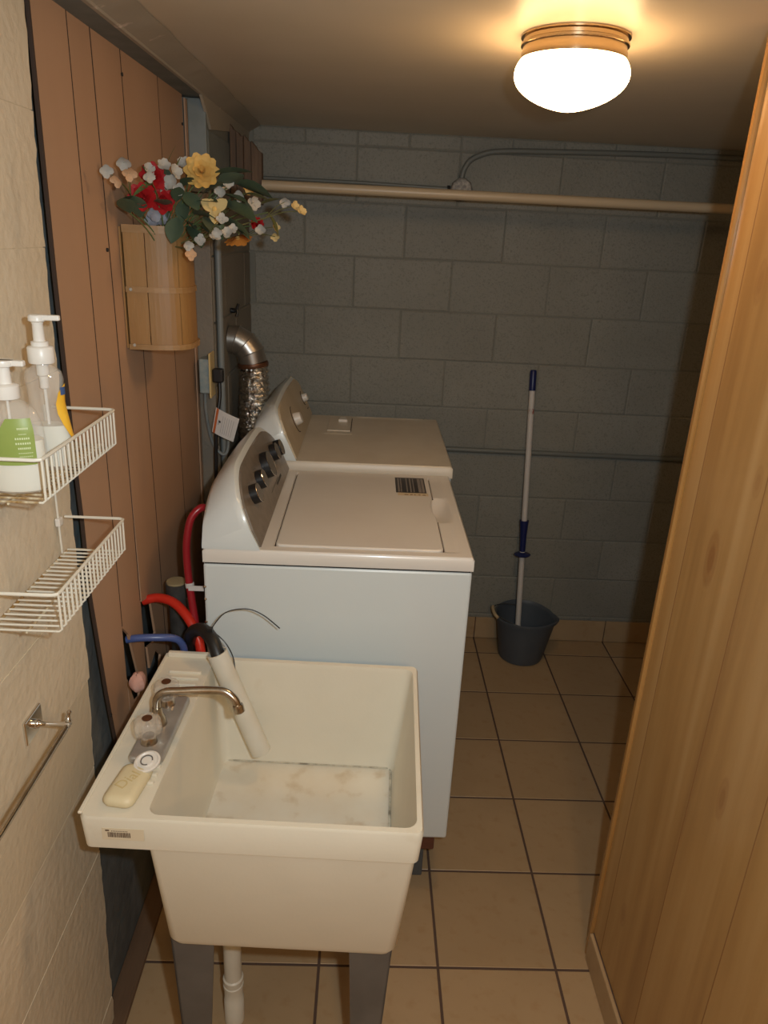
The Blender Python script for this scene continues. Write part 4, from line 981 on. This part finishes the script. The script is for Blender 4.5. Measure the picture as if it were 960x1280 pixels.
# ================================================================== WALL BASKET AND FLOWERS
bkt = thing('wall_basket', 'bowed bamboo-slat wall pocket hanging on the red-brown planks', 'basket', (0.30, -1.33, 1.57))
BY, BA, BX = -1.366, 0.084, 0.299
_o = []
for _i in range(201):
    _a = PI*_i/200; _c = math.cos(_a)
    _o.append((0.128*max(0.0, math.sin(_a))**.55, -BA*math.copysign(abs(_c)**.6, _c)))
_l = [0.0]
for _p, _q in zip(_o, _o[1:]): _l.append(_l[-1]+math.hypot(_q[0]-_p[0], _q[1]-_p[1]))
def bpt(t, k, z, off=0):      # t 0..1 along the bow, k scale
    d = t*_l[-1]; i_ = 0
    while i_ < 199 and _l[i_+1] < d: i_ += 1
    f = (d-_l[i_])/max(1e-9, _l[i_+1]-_l[i_]); x_, y_ = (_o[i_][0]*(1-f)+_o[i_+1][0]*f, _o[i_][1]*(1-f)+_o[i_+1][1]*f)
    r_ = math.hypot(x_, y_); return (BX+x_*(k+off/r_), BY+y_*(k+off/r_), z)
zb, zt = 1.575, 1.842
def bowstrip(t0, t1, z0, z1, k0, k1, off, th, n=6):
    A, B_ = [], []
    for i in range(n+1):
        t = t0+(t1-t0)*i/n; A.append((bpt(t, k0, z0, off), bpt(t, k1, z1, off), bpt(t, k1, z1, off-th), bpt(t, k0, z0, off-th)))
    return MB().loft([list(a) for a in A])
cuts = [0, .13, .32, .47, .60, .74, .88, 1.0]
for a, b in zip(cuts, cuts[1:]):
    bowstrip(a+.0025, b-.0025, zb+.004, zt-.002+random.uniform(-.002, .002), 1.02, 1.0, random.uniform(-.001, .0005), .003).build('slat', M_BSLAT, bkt)
bowstrip(.0, 1, zt-.016, zt, 1.0, 1.0, .003, .003, 24).build('top_band', M_BBAND, bkt)
bowstrip(.0, 1, 1.700, 1.712, 1.01, 1.01, .0035, .003, 24).build('middle_band', M_BBAND, bkt)
bowstrip(.0, 1, zb-.002, zb+.010, 1.02, 1.02, .005, .005, 24).build('bottom_band', M_BBAND, bkt)
base = [bpt(i/24, .99, 0)[:2] for i in range(25)]
MB().prism(base, 'z', zb, zb+.006).build('base', M_BSLAT, bkt)
MB().box(.2915, .2955, BY-BA, BY+BA, zb, zt-.005).build('back_board', M_BSLAT, bkt)
tk = MB()
for z in (1.706, 1.583): tk.lathe([(.004, 0), (.003, .002)], (bpt(.03, 1.01, z, .005)), (.2, -1, 0), 8)
tk.build('tacks', M_PWHITE, bkt)

MOUTH = Vector((0.365, -1.37, 1.83))
def orient(o, loc, direction, spin=0.0, scale=1.0):
    q = Vector(direction).to_track_quat('Z', 'Y'); o.location = loc
    o.rotation_euler = (q @ Euler((0, 0, spin)).to_quaternion()).to_euler(); o.scale = (scale,)*3
PETALS = {}
def petal_mesh(kind, L, Wd, curl, m):
    key = (kind, L, Wd, curl, m.name)
    if key in PETALS: return PETALS[key]
    vs, fs = [], []; nl, nw_ = 6, 4
    for i in range(nl+1):
        u = i/nl
        wv = Wd*{'round': math.sin(PI*min(1, u*.86+.10))**.7, 'leaf': math.sin(PI*(u*.97+.02))**.8, 'blade': (1-u)**.5*min(1, u*6+.2)}[kind]
        for j in range(nw_+1):
            v = j/nw_*2-1
            vs.append((u*L, v*wv/2, curl*L*u*u + .10*wv*v*v))
    for i in range(nl):
        for j in range(nw_):
            a = i*(nw_+1)+j; fs.append((a, a+1, a+nw_+2, a+nw_+1))
    me = bpy.data.meshes.new('petal'); me.from_pydata(vs, [], fs); me.materials.append(m)
    for p in me.polygons: p.use_smooth = True
    PETALS[key] = me; return me
def part_of(name, me, parent, loc=(0, 0, 0), rot=(0, 0, 0), sc=1.0):
    o = bpy.data.objects.new(name, me); col.objects.link(o); o.parent = parent; o.location = loc; o.rotation_euler = rot; o.scale = (sc,)*3
    ORG[o.name] = ORG.get(parent.name, Vector((0, 0, 0))); return o
def layered_flower(name, label, loc, direction, layers, m, size, heart, cat='artificial flower', spin=0):
    """layers: (number of petals, lift angle, length factor)"""
    t = thing(name, label, cat, loc, group=None)
    stem_to(t, loc, direction)
    q = Vector(direction).to_track_quat('Z', 'Y')
    for li, (n, lift, lf) in enumerate(layers):
        me = petal_mesh('round', round(size*lf, 4), round(size*lf*.74, 4), .12, m)
        for i in range(n):
            a = 2*PI*(i+.5*(li % 2))/n + spin + random.uniform(-.1, .1)
            e = (q @ Euler((0, 0, a)).to_quaternion() @ Euler((0, -lift+random.uniform(-.12, .12), 0)).to_quaternion()).to_euler()
            part_of('petal', me, t, q @ Vector((0, 0, .002*li)), e)
    MB().lathe([(size*.16, 0), (size*.14, size*.12), (size*.05, size*.18)], q @ Vector((0, 0, .001)), q @ Vector((0, 0, 1)), 10).build('heart', heart, t, smooth=True, local=True)
    return t
def stem_to(t, loc, direction, r=.0016, m=None):
    L = Vector(loc); d = Vector(direction).normalized()
    p0 = MOUTH+Vector((random.uniform(-.02, .03), random.uniform(-.05, .05), -.06)); mid = (p0+L)/2 + Vector((0, 0, .02)) - d*.01
    MB().tube([p0, mid, L-d*.012, L], r, 6, smooth=4).build('stem', m or M_BLADE, t, smooth=True)
# (positions in metres around the basket mouth; Y towards the back wall)
FLOWERS_HERE = True
def leaf_branch(label, base_dir, leaves, m, kind='leaf'):
    """leaves: list of (loc, direction, length, width)"""
    t = thing('artificial_leaf_branch', label, 'artificial leaves', leaves[0][0])
    for loc, d, L, Wd in leaves:
        Lc = Vector(loc); L, Wd = (L*1.2, Wd*1.35) if kind == 'leaf' else (L, Wd)
        me = petal_mesh(kind, L, Wd, -.12, m)
        dv = Vector(d).normalized()
        q = dv.to_track_quat('X', 'Z')
        part_of('leaf', me, t, Lc-Vector(leaves[0][0]), (q @ Euler((random.uniform(-.5, .5), 0, 0)).to_quaternion()).to_euler())
        p0 = MOUTH+Vector((random.uniform(-.02, .03), random.uniform(-.06, .06), -.05))
        MB().tube([p0, (p0+Lc)/2+Vector((0, 0, .012)), Lc], .0013, 5, smooth=4).build('stem', M_BLADE, t, smooth=True)
    return t
def spray(label, pts, m, size=.011, petals=4, cat='artificial flower', name='artificial_blossom_spray'):
    t = thing(name, label, cat, pts[0])
    base = MOUTH+Vector((random.uniform(-.02, .03), random.uniform(-.06, .06), -.05))
    c_ = sum((Vector(p) for p in pts), Vector())/len(pts)
    hub = base.lerp(c_, .75)
    MB().tube([base, (base+hub)/2+Vector((0, 0, .01)), hub], .0015, 6, smooth=4).build('stem', M_LEAFM, t, smooth=True)
    tw = MB()
    for p in pts: tw.tube([hub, (hub+Vector(p))/2+Vector((0, 0, .006)), Vector(p)], .0009, 5, smooth=3)
    tw.build('twigs', M_LEAFM, t, smooth=True)
    for i, p in enumerate(pts):
        d = (Vector((.35+random.uniform(-.4, .4), -.75+random.uniform(-.4, .3), .1+random.uniform(-.5, .5)))).normalized()
        q = d.to_track_quat('Z', 'Y'); mb = MB(); s = size*random.uniform(.85, 1.15)
        for k in range(petals):
            a = 2*PI*k/petals+random.uniform(-.25, .25); vs = []; fs = []
            for iu in range(4):
                u = iu/3
                for jv in range(4):
                    v = jv/3*2-1; wv = s*.54*math.sin(PI*min(1, u*.74+.12))
                    vs.append((u*s, v*wv, .25*s*u*u+.12*s*v*v))
            for iu in range(3):
                for jv in range(3): a_ = iu*4+jv; fs.append((a_, a_+1, a_+5, a_+4))
            qq = q @ Euler((0, 0, a)).to_quaternion() @ Euler((0, -.12+random.uniform(-.3, .3), 0)).to_quaternion()
            mb.add([tuple(qq @ Vector(x_)+Vector(p)-Vector(pts[0])) for x_ in vs], fs)
        mb.build('blossom', m[i % len(m)] if isinstance(m, (list, tuple)) else m, t, smooth=True, local=True)
    return t
layered_flower('artificial_dahlia', 'large yellow-orange dahlia at the top of the bouquet', (0.47, -1.413, 1.955), (.25, -1, .25), [(10, .15, 1.0), (9, .4, .85), (8, .7, .68), (6, 1.05, .5)], M_PYEL, .040, M_PORANGE)
layered_flower('artificial_orchid', 'pale yellow three-petalled flower below the big dahlia', (0.50, -1.438, 1.882), (.3, -1, .1), [(3, .2, 1.0), (2, .5, .7)], M_PPALE, .034, M_PYEL, spin=.5)
for lab, p, s in (('upper red ruffled flower beside the white petals, left of the dahlia', (0.372, -1.445, 1.938), .032),
                  ('leftmost red ruffled flower, behind the green blades', (0.358, -1.475, 1.895), .033),
                  ('lower red ruffled flower above the lavender cluster', (0.388, -1.435, 1.892), .031)):
    layered_flower('artificial_carnation', lab, p, (.3+random.uniform(-.2, .2), -1, .2), [(8, .3, 1.0), (7, .7, .85), (6, 1.1, .7)], M_PRED, s, M_PRED)
layered_flower('artificial_carnation', 'small red flower at the right side of the bouquet', (0.56, -1.223, 1.855), (.3, -1, .1), [(10, .5, 1.0), (9, .9, .85), (6, 1.2, .6)], M_PRED, .021, M_PRED)
layered_flower('artificial_daisy', 'orange daisy seen edge-on at the bottom right of the bouquet', (0.53, -1.327, 1.826), (.25, -.35, -1), [(11, .15, 1.0), (8, .35, .8)], M_PORANGE, .034, M_PYEL)
spray('white orchid-like blossoms above the small red flower', [(0.54, -1.352, 1.914), (0.56, -1.269, 1.903)], M_PWHITE, .016)
spray('pale yellow bud at the upper right of the bouquet', [(0.55, -1.275, 1.93)], M_PPALE, .015, 3)
spray('white and yellow blossom spray reaching farthest right over the rod', [(0.627, -1.20, 1.911), (0.650, -1.20, 1.902), (0.668, -1.20, 1.891)], [M_PWHITE, M_PPALE, M_PPALE], .013)
spray('small white and cream blossoms under the small red flower', [(0.58, -1.295, 1.843), (0.60, -1.163, 1.852), (0.60, -1.181, 1.829)], [M_PWHITE, M_PPALE, M_PPALE], .012)
spray('cluster of white blossoms hanging below the pale yellow flower', [(0.53, -1.507, 1.862), (0.52, -1.512, 1.836), (0.53, -1.457, 1.833), (0.51, -1.498, 1.824), (0.54, -1.443, 1.843)], M_PWHITE, .013)
spray('white blossoms drooping over the basket top band', [(0.47, -1.456, 1.817), (0.46, -1.527, 1.808), (0.46, -1.509, 1.788)], [M_PWHITE, M_PWHITE, M_PPEACH], .014)
spray('broad white blossoms between the red flowers and the dahlia', [(0.42, -1.45, 1.951), (0.40, -1.455, 1.962), (0.41, -1.442, 1.931), (0.43, -1.456, 1.918), (0.37, -1.464, 1.952), (0.43, -1.403, 1.971)], M_PWHITE, .015, 5)
spray('peach and white blossom spray farthest left against the planks', [(0.33, -1.612, 1.937), (0.34, -1.532, 1.959), (0.35, -1.533, 1.939), (0.345, -1.601, 1.921)], [M_PWHITE, M_PWHITE, M_PPEACH, M_PPEACH], .014)
spray('small white blossoms in front of the red flowers', [(0.39, -1.436, 1.909), (0.385, -1.521, 1.935), (0.39, -1.402, 1.913)], M_PWHITE, .013)
spray('white blossoms just right of and below the dahlia', [(0.48, -1.382, 1.938), (0.52, -1.377, 1.94), (0.51, -1.412, 1.918), (0.50, -1.319, 1.935)], M_PWHITE, .014)
spray('lavender-white ruffled cluster at the basket mouth', [(0.37, -1.442, 1.865), (0.375, -1.418, 1.854), (0.36, -1.429, 1.85), (0.38, -1.401, 1.866)], M_LAV, .015, 6)
leaf_branch('dark green leaves in the middle of the bouquet, under the dahlia', None,
    [((0.44, -1.442, 1.913), (.5, -.5, -.5), .045, .026), ((0.46, -1.435, 1.895), (.7, -.4, .1), .05, .028), ((0.42, -1.442, 1.861), (-.1, -.4, -.6), .05, .03),
     ((0.44, -1.428, 1.845), (.5, -.5, -.5), .055, .032), ((0.46, -1.391, 1.842), (.6, -.3, -.2), .05, .034), ((0.43, -1.42, 1.90), (0, -.6, -1), .045, .026)], M_LEAFD)
leaf_branch('broad dark leaves on the right of the bouquet, in front of the brown boards', None,
    [((0.49, -1.40, 1.95), (1, 0, .25), .075, .05), ((0.53, -1.36, 1.94), (1, .1, -.2), .075, .05), ((0.50, -1.387, 1.90), (1, -.1, -.35), .080, .055),
     ((0.48, -1.381, 1.86), (1, -.2, -.2), .075, .05), ((0.47, -1.43, 1.851), (.8, -.3, -.4), .05, .034), ((0.50, -1.38, 1.915), (.8, -.3, -.1), .06, .04), ((0.50, -1.37, 1.87), (.9, -.2, -.5), .07, .045)], M_LEAFD)
leaf_branch('grey-green leaves on the left of the bouquet, against the planks', None,
    [((0.335, -1.50, 1.865), (.0, -.7, .5), .045, .028), ((0.34, -1.50, 1.89), (-.2, -.9, .1), .04, .024), ((0.35, -1.476, 1.857), (0, -.5, .6), .05, .03),
     ((0.43, -1.422, 1.925), (.5, -.6, .4), .04, .022), ((0.42, -1.447, 1.893), (.3, -.6, .6), .04, .022)], M_LEAFD)
leaf_branch('mid-dark leaves packed behind the white blossoms over the basket mouth', None,
    [((0.42, -1.41, 1.86), (.6, -.6, -.2), .05, .032), ((0.45, -1.42, 1.87), (.9, -.5, 0), .055, .032), ((0.40, -1.43, 1.88), (-.2, -.8, .3), .05, .03),
     ((0.47, -1.42, 1.91), (.8, -.3, .5), .05, .034), ((0.44, -1.40, 1.94), (.4, -.3, .8), .045, .028), ((0.48, -1.44, 1.865), (.5, -.7, -.5), .05, .03),
     ((0.39, -1.42, 1.92), (.1, -.5, .8), .045, .026), ((0.50, -1.38, 1.93), (.9, -.2, .5), .055, .04), ((0.52, -1.33, 1.91), (.9, -.1, -.6), .055, .036)], M_LEAFG)
leaf_branch('olive green leaves at the right side of the bouquet', None,
    [((0.455, -1.43, 1.886), (1, -.2, .15), .04, .024), ((0.585, -1.20, 1.885), (.5, -.1, -.8), .05, .026), ((0.57, -1.24, 1.90), (.9, -.1, .4), .045, .024),
     ((0.55, -1.33, 1.92), (.9, 0, -.1), .05, .03), ((0.50, -1.381, 1.86), (0, -.2, -1), .03, .018)], M_LEAFM)
leaf_branch('long green blades sticking up and across the left of the bouquet', None,
    [((0.375, -1.46, 1.93), (-.3, -.9, -.35), .075, .016), ((0.365, -1.46, 1.93), (0, -.3, -1), .06, .014), ((0.36, -1.42, 1.91), (.35, -.3, -.9), .065, .016),
     ((0.385, -1.43, 1.93), (.35, .0, 1), .085, .009), ((0.41, -1.43, 1.94), (.4, -.1, 1), .05, .007), ((0.37, -1.45, 1.935), (-.15, -.5, .5), .04, .012)], M_BLADE, 'blade')

# prints, nail heads and other specks too small to pick apart singly
for o in bpy.data.objects:
    if o.type == 'MESH' and o.name.split('.')[0] in ('panel_print', 'screw_heads', 'nail_heads', 'barcode', 'sticker_print', 'label_print', 'tag_print', 'tacks', 'grime_line'):
        o['kind'] = 'stuff'
